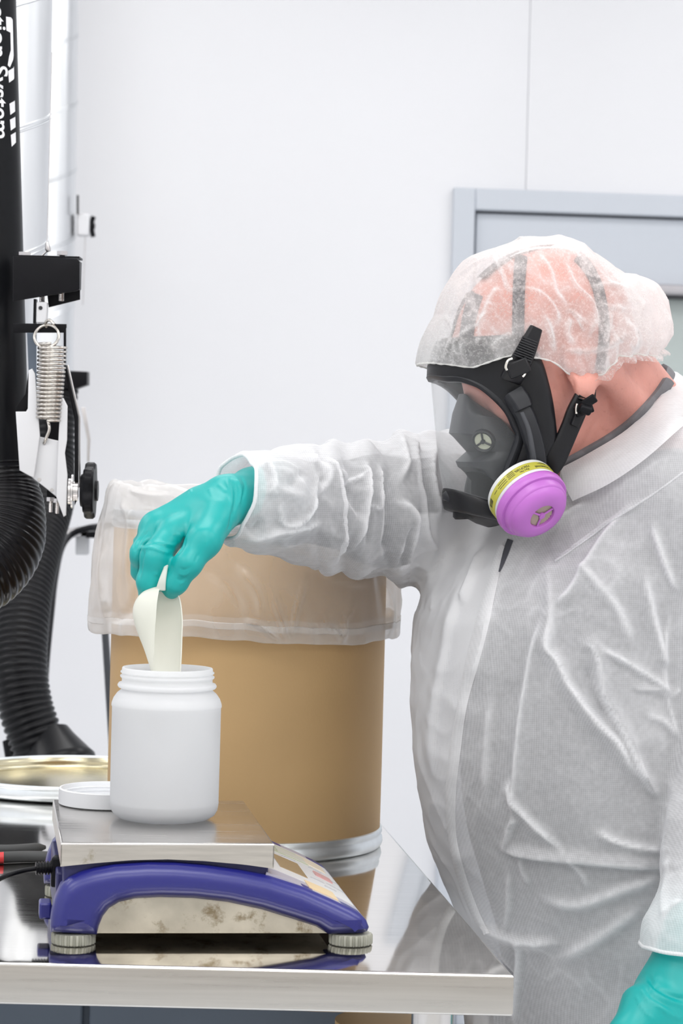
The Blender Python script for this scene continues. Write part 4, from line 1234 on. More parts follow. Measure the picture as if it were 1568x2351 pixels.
# dark shirt and trousers beneath the sheer suit
def f_shirt(X, Y, Z):
    d = f_torso(X, Y, Z, 0.0, 0.72, 0.90) + 0.006
    d = smin(d, chain(X, Y, Z, RAC, 0.03), 0.05)
    d = smin(d, chain(X, Y, Z, LAC, 0.03), 0.05)
    d = smin(d, f_caps(X, Y, Z, np.array(NK1) + [0, 0, -0.03], np.array([SX[-2], BZ, SZ[-2]]), 0.078, 0.105), 0.04)
    d = np.maximum(d, zat(2420) - Z)
    # neck opening
    nd = np.array(NK0) - np.array(NK1); nd /= np.linalg.norm(nd)
    n2_ = np.array([nd[0], 0, nd[2]]); n2_ /= np.linalg.norm(n2_); q_ = A3(1425, 985, 3.0)
    pl_ = (X - q_[0]) * n2_[0] + (Z - q_[2]) * n2_[2]
    return np.where(np.broadcast_to(X > 0.19, d.shape), np.maximum(d, pl_ - 0.002), d)
sV, sF = snet(f_shirt, (bounds_lo[0] + 0.06, 2.62, 0.6), (0.66, 3.32, 1.44), 0.008)
sN = vnormals(sV, sF); sV = sV + sN * (0.004 * nz3(sV, 9))[:, None]
mknp('shirt', sV, sF, SHIRT, person)
def f_tr(X, Y, Z):
    d = f_legs(X, Y, Z, -0.004)
    d = smin(d, np.maximum(f_torso(X, Y, Z, 0.0, 0.9, 0.9) + 0.004, Z - zat(2380)), 0.05)
    return np.maximum(d, 0.10 - Z)
tV, tF = snet(f_tr, (0.05, 2.7, 0.06), (0.62, 3.3, 0.86), 0.010)
mknp('trousers', tV, tF, TROUS, person)

# ------------------------------------------------------------------ coverall
def f_suit(X, Y, Z):
    d = f_torso(X, Y, Z)
    ra = chain(X, Y, Z, RA, 0.02); la = chain(X, Y, Z, LA, 0.025)
    d = smin(d, ra, 0.035); d = smin(d, la, 0.016)
    d = smin(d, f_caps(X, Y, Z, A3(1440, 1010, 3.0), A3(1400, 1140, 3.0), 0.086, 0.11), 0.05)
    d = smin(d, f_caps(X, Y, Z, A3(1470, 1040, 2.97), A3(1560, 1130, 2.90), 0.075, 0.085), 0.05)
    d = smin(d, f_legs(X, Y, Z, 0.014), 0.05)
    return d
uV, uF = snet(f_suit, (bounds_lo[0] - 0.02, 2.58, 0.03), (0.68, 3.36, 1.47), 0.0068)
# open the suit at neck, wrists and ankles
nd = np.array(NK0) - np.array(NK1); nd /= np.linalg.norm(nd)
nd2 = np.array([nd[0], 0.0, nd[2]]); nd2 /= np.linalg.norm(nd2)
keep = ((uV - np.array(A3(1425, 985, 3.0))) @ nd2 < -0.014) | (uV[:, 0] < 0.2)
c1, c2, c3 = A3(590, 1095, 2.74), A3(518, 1222, 2.762), A3(470, 1108, 2.83)
wn = np.cross(c2 - c1, c3 - c1); wn /= np.linalg.norm(wn); wn = wn if wn[0] > 0 else -wn
keep &= ((uV - c1) @ wn > 0.0) | (uV[:, 0] > 0.05)
ld = LA[-2][0] - LA[-3][0]; ld /= np.linalg.norm(ld)
pl_n = np.array([0.10, 0.0, -1.0]); pl_n /= np.linalg.norm(pl_n)
keep &= ~(((uV - A3(1490, 2184, 2.70)) @ pl_n > 0) & (np.linalg.norm(uV - LA[-1][0], axis=1) < 0.13) & (uV[:, 1] < 2.785))
keep &= uV[:, 2] > 0.075
uV, uF = cut(uV, uF, keep)
uV = relax(uV, uF, 2, 0.4)
uV, uF = split4(uV, uF)
uN = vnormals(uV, uF)
px = topx(uV)
# broad undulation and small crumple, then the folds the photo shows
arm_w = np.clip((1010 - px[:, 0]) / 60, 0, 1) * (px[:, 1] < 1400)
big = nz3(uV, 8.0, 3.1); mid = nz3(uV, 20, 1.7); sml = nz3(uV, 46, 5.2)
rid = 1 - 2 * np.abs(nz3(uV * np.array([1.0, 1.0, 0.6]), 13, 8.8)); rid2 = 1 - 2 * np.abs(nz3(uV, 27, 2.9))
D = 0.0035 * big + 0.0018 * mid + 0.0007 * sml + 0.0022 * np.clip(rid, 0, 1) ** 3 + 0.0012 * np.clip(rid2, 0, 1) ** 3
D += arm_w * (0.004 * mid + 0.003 * np.clip(rid2, 0, 1) ** 2 + 0.0045 * np.sin(px[:, 0] / 13.0 + 2.0 * nz3(uV, 12, 0.4)) * (px[:, 0] > 730))
CH = [([(1259, 1290), (1271, 1413), (1263, 1487), (1283, 1512), (1304, 1562), (1337, 1611), (1374, 1661), (1416, 1705), (1440, 1750), (1475, 1795)], 11, 0.0085, 1),
      ([(1330, 1480), (1362, 1487), (1378, 1545), (1387, 1599), (1436, 1698), (1470, 1780), (1520, 1835)], 9, 0.007, -1),
      ([(1345, 1530), (1362, 1590), (1400, 1660)], 14, -0.006),
      ([(1275, 1390), (1316, 1351), (1374, 1256), (1457, 1149)], 10, 0.005, 1),
      ([(1275, 1289), (1333, 1248), (1420, 1185), (1498, 1136)], 6, 0.003),
      ([(1245, 1425), (1230, 1480), (1217, 1529), (1201, 1620), (1193, 1698), (1186, 1800), (1180, 1880)], 9, 0.0055, -1),
      ([(1478, 1310), (1498, 1413), (1520, 1500), (1527, 1530)], 12, 0.006, 1),
      ([(1374, 1487), (1436, 1520), (1500, 1560), (1540, 1585)], 10, 0.005),
      ([(1450, 1578), (1500, 1582), (1550, 1590)], 8, 0.004), ([(1480, 1640), (1520, 1655), (1560, 1690)], 12, 0.004),
      ([(1150, 1951), (1215, 1962), (1326, 1973), (1432, 1983), (1560, 1990)], 9, 0.0075, -1),
      ([(1156, 1951), (1177, 1892), (1192, 1880)], 8, 0.005), ([(1369, 1904), (1432, 1934), (1545, 1952)], 9, 0.005, 1),
      ([(1173, 1790), (1181, 1828), (1224, 1883), (1300, 1957)], 9, 0.005, 1), ([(1308, 1975), (1335, 2005), (1348, 2035)], 9, 0.003),
      ([(1454, 1725), (1480, 1795), (1506, 1824)], 7, 0.004), ([(1190, 1965), (1200, 2000), (1215, 2030)], 8, 0.003), ([(1168, 2000), (1172, 2080), (1166, 2130)], 9, 0.003),
      ([(1204, 2150), (1196, 2240), (1183, 2351)], 7, 0.006, 1), ([(1105, 2130), (1150, 2138), (1205, 2152), (1290, 2160)], 10, 0.006, 1),
      ([(1110, 2180), (1150, 2230), (1185, 2260)], 16, -0.008),
      ([(1075, 1300), (1045, 1400), (1020, 1520), (1000, 1650), (998, 1800)], 9, 0.004, 1), ([(1110, 1260), (1080, 1330), (1060, 1390)], 10, 0.005),
      ([(1140, 1380), (1110, 1480), (1090, 1560)], 14, 0.003), ([(1130, 1600), (1120, 1720), (1118, 1840)], 16, 0.003),
      ([(1230, 1230), (1290, 1190), (1350, 1155)], 9, 0.003), ([(1330, 1300), (1370, 1340), (1420, 1400), (1450, 1480)], 16, 0.004), ([(1500, 1200), (1530, 1290), (1560, 1360)], 12, 0.005),
      ([(1250, 2060), (1330, 2075), (1430, 2040), (1510, 2010)], 18, 0.004), ([(1290, 2200), (1390, 2140), (1470, 2080)], 20, 0.004)]
AR = [([(748, 1060), (758, 1090), (766, 1116), (780, 1199), (775, 1294)], 7, 0.010, 1), ([(835, 1068), (831, 1149), (806, 1257)], 8, 0.007), ([(873, 1073), (874, 1120), (870, 1168)], 7, 0.007),
      ([(800, 1080), (812, 1140), (822, 1200)], 8, -0.006), ([(898, 1070), (898, 1199), (889, 1300)], 11, -0.010), ([(852, 1090), (850, 1180), (840, 1260)], 8, -0.006),
      ([(955, 996), (958, 1060), (960, 1116), (972, 1215), (1000, 1260)], 8, 0.011, 1), ([(970, 1030), (966, 1110), (985, 1190)], 10, -0.008), ([(910, 1149), (935, 1190), (936, 1302)], 9, 0.006),
      ([(930, 1200), (915, 1300)], 8, -0.006), ([(1000, 1010), (990, 1100), (1010, 1190)], 9, 0.006), ([(918, 1010), (930, 1050), (915, 1110)], 8, 0.006),
      ([(641, 1150), (644, 1185), (655, 1200), (699, 1174), (736, 1074)], 7, 0.006), ([(554, 1236), (636, 1215), (690, 1203), (740, 1199)], 8, 0.006, 1), ([(612, 1060), (630, 1100), (620, 1140)], 10, 0.005),
      ([(700, 1045), (735, 1075), (745, 1110), (720, 1140)], 9, 0.006), ([(590, 1130), (650, 1135), (690, 1142)], 7, 0.003), ([(600, 1190), (580, 1220)], 12, -0.005), ([(660, 1120), (700, 1080)], 14, -0.004),
      ([(770, 1090), (810, 1100), (830, 1095)], 7, 0.005), ([(845, 1150), (865, 1168), (880, 1160)], 6, 0.004)]
LS = [([(1540, 1400), (1525, 1500), (1532, 1610), (1568, 1700)], 9, 0.004), ([(1535, 1600), (1568, 1580)], 8, 0.004), ([(1525, 2105), (1545, 2080), (1568, 2072)], 9, 0.004), ([(1540, 1960), (1525, 2060), (1530, 2120)], 10, 0.003)]
WK = 0.7
DEN = 0.30 * nz3(uV, 5.5, 21.3) + 0.30 * nz3(uV, 14, 11.3) + 0.30 * np.clip(rid2, 0, 1) ** 4 * np.clip(0.4 + 1.2 * nz3(uV, 6, 9.9), 0, 1)
for k_, st_, fc_ in ((1.7, CH, 0.15), (1.3, AR, 0.05), (1.0, LS, 0.15)):
    D += k_ * pix_strokes(uV, uN, st_, fc_); DEN = np.maximum(DEN, 0.8 * pix_strokes.G)
WK = 1.0
plx = np.interp(px[:, 1], [1200, 1255, 1440, 1620, 1820, 1920, 2010, 2090, 2150], [1185, 1152, 1105, 1062, 1036, 1040, 1060, 1090, 1125])
tor = (px[:, 1] > 1180) & (px[:, 0] > 940) & (uV[:, 1] < 3.05)
DEN = DEN + np.where(tor, 0.62 * np.clip((plx - px[:, 0]) / 12, 0, 1) + 0.22 * np.clip(1 - (px[:, 0] - plx) / 150, 0, 1) * np.clip((1750 - px[:, 1]) / 400, 0, 1), 0) + 0.2 * np.clip((1330 - px[:, 1]) / 250, 0, 1) * (px[:, 0] > 1000)  # doubled front flap; brightness from above put into the shoulders' opacity
DEN = DEN - 0.20 * arm_w * np.clip((px[:, 0] - 600) / 80, 0, 1)
uV = uV + uN * D[:, None]
uV = relax(uV, uF, 1, 0.45)
ubvh = BVHTree.FromPolygons([tuple(v) for v in uV], [tuple(map(int, f)) for f in uF])
suit = mknp('coverall', uV, uF, SUIT, person)
at_ = suit.data.attributes.new('dens', 'FLOAT', 'POINT'); at_.data.foreach_set('value', DEN.astype(np.float32))
def on_suit(x, y, off=0.002, bv=None):
    loc, nrm = cast(bv or ubvh, x, y)
    if loc is None: return None, None
    if nrm.dot(loc - CAMP) > 0: nrm = -nrm
    return loc + nrm * off, nrm
def ribbon(line, half, off, bv=None, bow=0.0, nspan=8, prof=((-1, 0), (-0.6, 1), (0.6, 1), (1, 0))):
    """strip that follows a surface below a photo line; half = half width in px, off = lift"""
    q = [p for p in spline([(x, y, *(hw if hasattr(hw, '__len__') else (hw,))) for (x, y), hw in zip(line, half if hasattr(half, '__len__') else [half] * len(line))], nspan)]
    V, F = [], []; rows_ = 0
    for i, p in enumerate(q):
        a = q[max(i - 1, 0)]; b_ = q[min(i + 1, len(q) - 1)]
        d = np.array([b_[0] - a[0], b_[1] - a[1]]); d /= np.linalg.norm(d) + 1e-9
        nrm2 = np.array([-d[1], d[0]])
        rw = []
        for (s, h) in prof:
            loc, n_ = on_suit(p[0] + nrm2[0] * s * p[2], p[1] + nrm2[1] * s * p[2], off * h + 0.0006, bv)
            rw.append(loc)
        if any(r is None for r in rw): continue
        V += rw; rows_ += 1
    m = len(prof)
    for i in range(rows_ - 1):
        for k in range(m - 1): F.append((i * m + k, i * m + k + 1, (i + 1) * m + k + 1, (i + 1) * m + k))
    return V, F
# front placket with its loose white edge, and the dark gap at the open throat
V, F = ribbon([(1152, 1255), (1128, 1350), (1105, 1440), (1082, 1530), (1062, 1620), (1046, 1720), (1036, 1820), (1040, 1920), (1060, 2010), (1090, 2090), (1120, 2145)], [9, 12, 16, 15, 11, 13, 12, 9, 10, 9, 5], 0.003)
mk('placket', V, F, SUIT2, suit, 60)
V, F = ribbon([(1172, 1240), (1160, 1272), (1150, 1300), (1142, 1322)], [7, 7, 5, 1.5], 0.0012)
mk('throat_gap', V, F, SHIRT, suit, 60, label='dark gap in the open front')
V, F = ribbon([(1275, 1289), (1333, 1248), (1420, 1185), (1498, 1136), (1568, 1085)], 2.2, 0.0010)
mk('shoulder_seam', V, F, SUIT, suit, 60)
# turned shirt collar of the coverall: band around the neck, folded over to a leaf with pointed tips
def ring_pt(px_): return [Vector(at(*p)) for p in px_]
ctop = [(1288, 1074, 2.885), (1352, 1040, 2.880), (1440, 985, 2.900), (1510, 915, 2.950), (1548, 868, 3.02), (1540, 852, 3.09), (1490, 872, 3.14), (1400, 960, 3.16), (1300, 1060, 3.12), (1225, 1120, 3.03)]
cout = [(1316, 1150, 2.872), (1400, 1110, 2.850), (1480, 1055, 2.860), (1560, 985, 2.91), (1625, 930, 3.02), (1610, 925, 3.13), (1520, 960, 3.19), (1410, 1040, 3.22), (1290, 1130, 3.18), (1190, 1215, 3.06)]
ctp, cop = ring_pt(ctop), ring_pt(cout)
for i in range(4):
    loc, nrm = cast(hbvh, ctop[i][0] - 6, ctop[i][1] - 8)
    if loc: ctp[i] = at(ctop[i][0], ctop[i][1], loc.y - 0.012)
    loc, nrm = cast(ubvh, cout[i][0], cout[i][1])
    if loc: cop[i] = at(cout[i][0], cout[i][1], loc.y - 0.010)
    if i == 0: ctp[0].y = min(ctp[0].y, cop[0].y + 0.02)
ct = [Vector(p) for p in spline(ctp, 6)]; cu_ = [Vector(p) for p in spline(cop, 6)]
V, F = [], []
for a, b_ in zip(ct, cu_):
    out = (b_ - a).normalized(); ax_ = Vector(NK1) + Vector(nd) * ((a - Vector(NK1)).dot(Vector(nd))); up_ = ((a - ax_).normalized() * 0.9 + Vector(nd) * 0.5).normalized()
    V += [a + Vector((0, 0, -0.045)) + (a - Vector(NK1)).normalized() * -0.010, a + Vector((0, 0, -0.012)) - out * 0.004, a, a + out * 0.006 + up_ * 0.003, a.lerp(b_, 0.4) + up_ * 0.005, a.lerp(b_, 0.75) + up_ * 0.004, b_ + up_ * 0.0015]
m = 7
for i in range(len(ct) - 1):
    for k in range(m - 1): F.append((i * m + k, i * m + k + 1, (i + 1) * m + k + 1, (i + 1) * m + k))
mk('collar', V, F, SUIT2, suit, 60)
# grey shirt collar showing inside it
V, F = [], []
for i, (a, b_) in enumerate(zip(ct, cu_)):
    out = (b_ - a).normalized()
    inn = (Vector(NK1) + Vector(nd) * ((a - Vector(NK1)).dot(Vector(nd))) - a).normalized()
    base = a + inn * 0.006
    for (k_in, k_up) in ((-0.006, -0.02), (-0.006, 0.0), (-0.005, 0.008), (-0.002, 0.0125), (0.002, 0.011), (0.006, -0.02)):
        V.append(base + inn * k_in + Vector(nd) * (k_up + 0.002 * math.sin(i * 1.3)))
m = 6
for i in range(len(ct) - 1):
    for k in range(m - 1): F.append((i * m + k, i * m + k + 1, (i + 1) * m + k + 1, (i + 1) * m + k))
V = V[22 * m:]; F = [tuple(i - 22 * m for i in f) for f in F if min(f) >= 22 * m]
V2, F2 = ribbon([(1284, 1070), (1318, 1052), (1350, 1034), (1395, 1008), (1440, 976), (1476, 942), (1508, 906), (1530, 874)], 10, 0.0045, hbvh, prof=((-1, -0.1), (-0.8, 0.8), (0, 1), (0.7, 0.9), (1.6, 0.5)))
mk('shirt_collar', V + V2, F + [tuple(i + len(V) for i in f) for f in F2], SHIRTC, person, 60)
# elastic cuffs: gathered rims
def boundary_loops(V, F):
    E = {}
    for f in F:
        for k in range(4):
            a, b = int(f[k]), int(f[(k + 1) % 4]); e = (min(a, b), max(a, b)); E[e] = E.get(e, 0) + 1
    nb = {}
    for (a, b), c in E.items():
        if c == 1: nb.setdefault(a, []).append(b); nb.setdefault(b, []).append(a)
    loops = []; seen = set()
    for s in nb:
        if s in seen: continue
        lp = [s]; seen.add(s); cur = s
        while True:
            nx = [x for x in nb[cur] if x not in seen]
            if not nx: break
            cur = nx[0]; seen.add(cur); lp.append(cur)
        loops.append(lp)
    return loops
loops = [l for l in boundary_loops(uV, uF) if len(l) > 40]
for l in loops:
    c = uV[l].mean(0)
    if c[2] < 0.3 or (topx(c[None])[0][1] < 1100 and c[0] > 0.25): continue
    P = uV[l]
    for _ in range(8): P = (np.roll(P, 1, 0) + np.roll(P, -1, 0) + 2 * P) / 4
    MB().tube([Vector(p) for p in P[::2]], 0.0022, 8, True).build('cuff_hem', SUIT2, suit, 180)
# overshoes
for sg in (-1, 1):
    an = leg_pts(sg, 0)[2][0]
    g = lambda X, Y, Z: np.maximum(smin(f_caps(X, Y, Z, an * [1, 1, 0] + [0, 0, 0.05] - TF * 0.03, an * [1, 1, 0] + TF * 0.19 + [0, 0, 0.042], 0.050, 0.042), f_caps(X, Y, Z, an * [1, 1, 0] + [0, 0, 0.04], an + [0, 0, 0.03], 0.05, 0.062), 0.03), -Z + 0.001)
    V, F = snet(g, an * [1, 1, 0] + np.array([-0.28, -0.28, -0.01]), an * [1, 1, 0] + np.array([0.15, 0.15, 0.2]), 0.008)
    mknp('shoe_cover', V, F, SHOEC, person)

# ------------------------------------------------------------------ gloves
def kp(mpx): return mpx * mpp(2.72)
W9 = (A3(640, 1150, 2.845), kp(46)); W0 = (A3(585, 1128, 2.806), kp(49)); W1 = (A3(520, 1150, 2.765), kp(52)); W2 = (A3(470, 1175, 2.758), kp(50))
I0 = (A3(398, 1222, 2.730), kp(35)); M0 = (A3(362, 1208, 2.752), kp(34)); R0_ = (A3(352, 1222, 2.752), kp(31)); L0_ = (A3(362, 1240, 2.782), kp(28))
def f_hand(X, Y, Z):
    d = chain(X, Y, Z, [W9, W0, W1, W2], 0.02)
    for q in (I0, M0, R0_, L0_):
        d = smin(d, f_caps(X, Y, Z, W2[0] + (q[0] - I0[0]) * 0.35, q[0], kp(42), q[1]), 0.014)
    # thumb mound
    d = smin(d, f_caps(X, Y, Z, A3(500, 1185, 2.733), A3(470, 1240, 2.702), kp(44), kp(37)), 0.020)
    fi = chain(X, Y, Z, [I0, (A3(356, 1280, 2.702), kp(33)), (A3(341, 1335, 2.702), kp(26)), (A3(338, 1372, 2.714), kp(20))], 0.006)
    d = smin(d, fi, 0.007)
    mi = chain(X, Y, Z, [M0, (A3(326, 1272, 2.730), kp(27)), (A3(325, 1310, 2.742), kp(24)), (A3(345, 1345, 2.752), kp(18))], 0.006)
    d = smin(d, mi, 0.005)
    rg = chain(X, Y, Z, [R0_, (A3(325, 1258, 2.772), kp(25)), (A3(338, 1304, 2.752), kp(21)), (A3(362, 1330, 2.755), kp(17))], 0.006)
    d = smin(d, rg, 0.005)
    li = chain(X, Y, Z, [L0_, (A3(350, 1285, 2.785), kp(22)), (A3(372, 1312, 2.782), kp(18)), (A3(392, 1322, 2.775), kp(14))], 0.006)
    d = smin(d, li, 0.005)
    th = chain(X, Y, Z, [(A3(468, 1242, 2.702), kp(36)), (A3(432, 1294, 2.692), kp(30)), (A3(404, 1338, 2.696), kp(24)), (A3(394, 1356, 2.702), kp(19))], 0.008)
    return smin(d, th, 0.010)
lo = A3(280, 1420, 2.650); hi = A3(650, 1050, 2.70)
gV, gF = snet(f_hand, (lo[0], 2.62, lo[2]), (hi[0], 2.90, hi[2]), 0.0016)
gN = vnormals(gV, gF)
GS = [([(528, 1095), (540, 1130), (536, 1185)], 3, -0.0022), ([(540, 1093), (553, 1125), (545, 1165)], 3, 0.0020), ([(518, 1098), (530, 1140), (528, 1195)], 3.5, 0.0018), ([(552, 1092), (563, 1118), (553, 1152)], 3, -0.0016), ([(532, 1160), (528, 1205), (522, 1215)], 3, -0.002),
      ([(500, 1110), (520, 1130)], 4, 0.001), ([(480, 1120), (488, 1140)], 4, 0.0008), ([(340, 1218), (320, 1240), (310, 1268)], 3, -0.0022), ([(350, 1232), (326, 1250), (308, 1290)], 3, 0.0016),
      ([(312, 1262), (345, 1258), (378, 1268), (392, 1270)], 3.5, 0.0022), ([(318, 1252), (350, 1248), (385, 1256), (400, 1262)], 3, -0.0016), ([(372, 1246), (400, 1252), (414, 1240)], 3, 0.0014),
      ([(424, 1232), (418, 1256), (402, 1274)], 4, -0.0040), ([(408, 1222), (420, 1236), (418, 1252)], 3.5, 0.0018), ([(398, 1228), (410, 1240), (404, 1256)], 3, -0.001),
      ([(440, 1300), (424, 1308), (410, 1304)], 2.5, -0.0014), ([(436, 1312), (424, 1320), (408, 1316)], 3, 0.0014), ([(428, 1324), (416, 1332), (404, 1328)], 2.5, -0.0012), ([(424, 1336), (412, 1342)], 2.5, 0.001),
      ([(456, 1270), (448, 1290)], 3, -0.0012), ([(474, 1240), (476, 1262)], 4, 0.0008), ([(352, 1316), (362, 1320)], 3, 0.0016), ([(330, 1262), (324, 1290), (320, 1330)], 3, -0.003), ([(434, 1118), (438, 1132)], 3, 0.001)]
gV = gV + gN * (0.75 * pix_strokes(gV, gN, GS, 0.05))[:, None]
gN = vnormals(gV, gF); gV = gV + gN * (0.0006 * nz3(gV, 60))[:, None]
mknp('glove', gV, gF, GLOVE, person)
# left hand hanging at the right edge
def f_lh(X, Y, Z):
    s = mpp(2.68)
    d = chain(X, Y, Z, [(A3(1606, 2150, 2.705), 90 * s), (A3(1592, 2225, 2.695), 94 * s), (A3(1560, 2300, 2.69), 104 * s), (A3(1535, 2370, 2.685), 112 * s)], 0.012)
    base = A3(1540, 2330, 2.68)
    for (x, y, yd, r) in ((1470, 2440, 2.665, 42), (1500, 2470, 2.69, 44), (1530, 2485, 2.71, 42), (1565, 2485, 2.73, 38)):
        d = smin(d, f_caps(X, Y, Z, base, A3(x, y, yd), 74 * s, r * s), 0.008)
    for (x, y, yd, r) in ((1470, 2440, 2.665, 25), (1500, 2470, 2.69, 26), (1530, 2485, 2.71, 25), (1565, 2485, 2.73, 22)):
        d = smin(d, chain(X, Y, Z, [(A3(x, y, yd), (r + 8) * s), (A3(x - 25, y + 85, yd - 0.005), (r + 3) * s), (A3(x - 15, y + 150, yd + 0.01), r * s), (A3(x + 10, y + 185, yd + 0.03), (r - 5) * s)], 0.006), 0.006)
    d = smin(d, chain(X, Y, Z, [(A3(1486, 2332, 2.655), 74 * s), (A3(1440, 2375, 2.635), 40 * s), (A3(1425, 2450, 2.635), 30 * s), (A3(1432, 2495, 2.64), 22 * s)], 0.01), 0.014)
    return d
lo = A3(1370, 2720, 2.6); hi = A3(1730, 2110, 2.6)
gV, gF = snet(f_lh, (lo[0], 2.46, lo[2]), (hi[0] + 0.04, 2.86, hi[2]), 0.0024)
gN = vnormals(gV, gF)
GS2 = [([(1488, 2238), (1500, 2262), (1540, 2285), (1580, 2298)], 5, -0.003), ([(1484, 2250), (1500, 2275), (1540, 2300), (1580, 2312)], 4, 0.002), ([(1478, 2262), (1500, 2290), (1550, 2318)], 4, -0.0018), ([(1459, 2285), (1475, 2315), (1505, 2348)], 2.5, 0.0012),
       ([(1500, 2300), (1540, 2330), (1570, 2340)], 5, 0.0015), ([(1470, 2270), (1490, 2300)], 4, 0.001)]
gV = gV + gN * pix_strokes(gV, gN, GS2, 0.05)[:, None]
mknp('glove', gV, gF, GLOVE, person)
# ================================================================== full face respirator
RUB = M('black_rubber', (0.008, 0.008, 0.010), 0.40, spec=0.35)
RUBG = M('charcoal_rubber', (0.020, 0.021, 0.025), 0.38, spec=0.35)
STRAP = M('grey_strap', (0.055, 0.058, 0.066), 0.6)
VISM = sheer('visor_clear', (0.88, 0.92, 0.94), 0.10, 0.45, 0.04, blend=0.28, spec=0.9, transl=0.3)
PURP = M('magenta_plastic', (0.50, 0.155, 0.56), 0.36, bump=0.01, var=0.02)
CREAM = M('cartridge_grey', (0.70, 0.71, 0.70), 0.42)
YELL = M('yellow_label', (0.48, 0.45, 0.06), 0.4, var=0.04, vscale=40)
PLEAT = M('filter_pleat', (0.62, 0.53, 0.46), 0.7)
VALVE = M('valve_disc', (0.52, 0.54, 0.42), 0.5)
WIRE = M('chrome_wire', (0.80, 0.77, 0.70), 0.18, 1.0)
resp = thing('respirator', 'black full face respirator with clear visor and magenta cartridge worn by the person', 'respirator', tuple(hl(1100, 1190, 0.0)))
def halfrow(near, ln, front, lf=0.0, nn=18, pw=0.8):
    """row of points across the face: near side, round the front, far side"""
    a = hl(near[0], near[1], ln); f = hl(front[0], front[1], lf); b_ = hmir(a)
    mid = (a + b_) / 2; out = []
    for i in range(nn * 2 + 1):
        t = PI / 2 * (i / nn - 1)
        c, s = abs(math.cos(t)) ** pw, -math.copysign(abs(math.sin(t)) ** pw, t)
        out.append(mid + (f - mid) * c + (a - mid) * s)
    return out
def loft(rows, closed=False):
    V, F = [], []; m = len(rows[0])
    for r in rows: V += r
    for i in range(len(rows) - 1):
        for k in range(m if closed else m - 1):
            l = (k + 1) % m
            F.append((i * m + k, i * m + l, (i + 1) * m + l, (i + 1) * m + k))
    return V, F
def smooth_rows(spec, sub=4):
    return [tuple(r) for r in spline(spec, sub)]
# lens: near edge px, near l, front px
lens = [(1067, 871, .050, 1002, 866), (1114, 892, .060, 1003, 900), (1163, 937, .066, 1006, 945), (1190, 1000, .067, 1010, 1000), (1165, 1065, .062, 1017, 1065), (1145, 1120, .054, 1023, 1108), (1129, 1162, .046, 1027, 1130)]
rows = [halfrow((a, b_), l, (c, d_)) for (a, b_, l, c, d_) in smooth_rows(lens)]
V, F = loft(rows); mk('visor', V, F, VISM, resp, 180)
# face seal: frame loop to face loop
fr = [(1003, 862, 0.0, 1022, 776, 0.0), (1030, 866, .03, 1060, 774, .032), (1067, 868, .050, 1112, 771, .058), (1114, 888, .061, 1185, 772, .078), (1163, 933, .068, 1236, 812, .086), (1184, 972, .069, 1262, 885, .086), (1194, 1003, .069, 1276, 965, .082),
      (1172, 1065, .063, 1278, 1040, .072), (1150, 1120, .056, 1248, 1105, .056), (1132, 1165, .046, 1195, 1165, .036), (1075, 1158, .025, 1160, 1190, .018), (1030, 1136, 0.0, 1135, 1200, 0.0)]
near_f = [hl(a, b_, l) for (a, b_, l, *_r) in fr]; near_s = [hl(r[3], r[4], r[5]) for r in fr]
def closed_loop(near):
    far = [hmir(p) for p in near[1:-1]][::-1]
    return near + far
Lf, Ls = closed_loop(near_f), closed_loop(near_s)
def resample(loop, n=8):
    L_ = loop + loop[:3]; out = []
    P = [np.array(p) for p in loop]; m = len(P)
    for i in range(m):
        p0, p1, p2, p3 = P[i - 1], P[i], P[(i + 1) % m], P[(i + 2) % m]
        for k in range(n):
            t = k / n
            out.append(Vector(0.5 * ((2 * p1) + (-p0 + p2) * t + (2 * p0 - 5 * p1 + 4 * p2 - p3) * t * t + (-p0 + 3 * p1 - 3 * p2 + p3) * t ** 3)))
    return out
Rf, Rs = resample(Lf), resample(Ls)
rows = []
for t, bl in ((0.0, 0.0), (0.0, 0.006), (0.12, 0.010), (0.35, 0.012), (0.65, 0.012), (0.88, 0.009), (0.98, 0.004), (1.0, 0.0), (0.97, -0.006)):
    row = []
    for a, b_ in zip(Rf, Rs):
        p = a.lerp(b_, t); o = p - HC; o = (o - HF * o.dot(HF) * 0.35).normalized()
        row.append(p + o * bl)
    rows.append(row)
V, F = loft(rows, True); mk('face_seal', V, F, RUB, resp, 60)
# rim that clamps the lens
V, F = [], []
n_ = len(Rf); R_ = []
for i in range(n_):
    p = Rf[i]; d = (Rf[(i + 1) % n_] - Rf[i - 1]).normalized(); o = p - (HC + HF * 0.06 * HS - HU * 0.07); o = (o - d * o.dot(d)).normalized(); s_ = d.cross(o)
    w1 = 0.0065
    R_.append([p + o * a * w1 + s_ * b_ * 0.0055 for (a, b_) in ((-0.9, -0.7), (-0.3, -1), (0.6, -1), (1.1, -0.5), (1.2, 0.4), (0.7, 1), (-0.4, 1), (-0.9, 0.6))])
m = 8
for r in R_: V += r
for i in range(n_):
    j = (i + 1) % n_
    for k in range(m):
        l = (k + 1) % m
        F.append((i * m + k, i * m + l, j * m + l, j * m + k))
mk('visor_frame', V, F, RUBG, resp, 50)
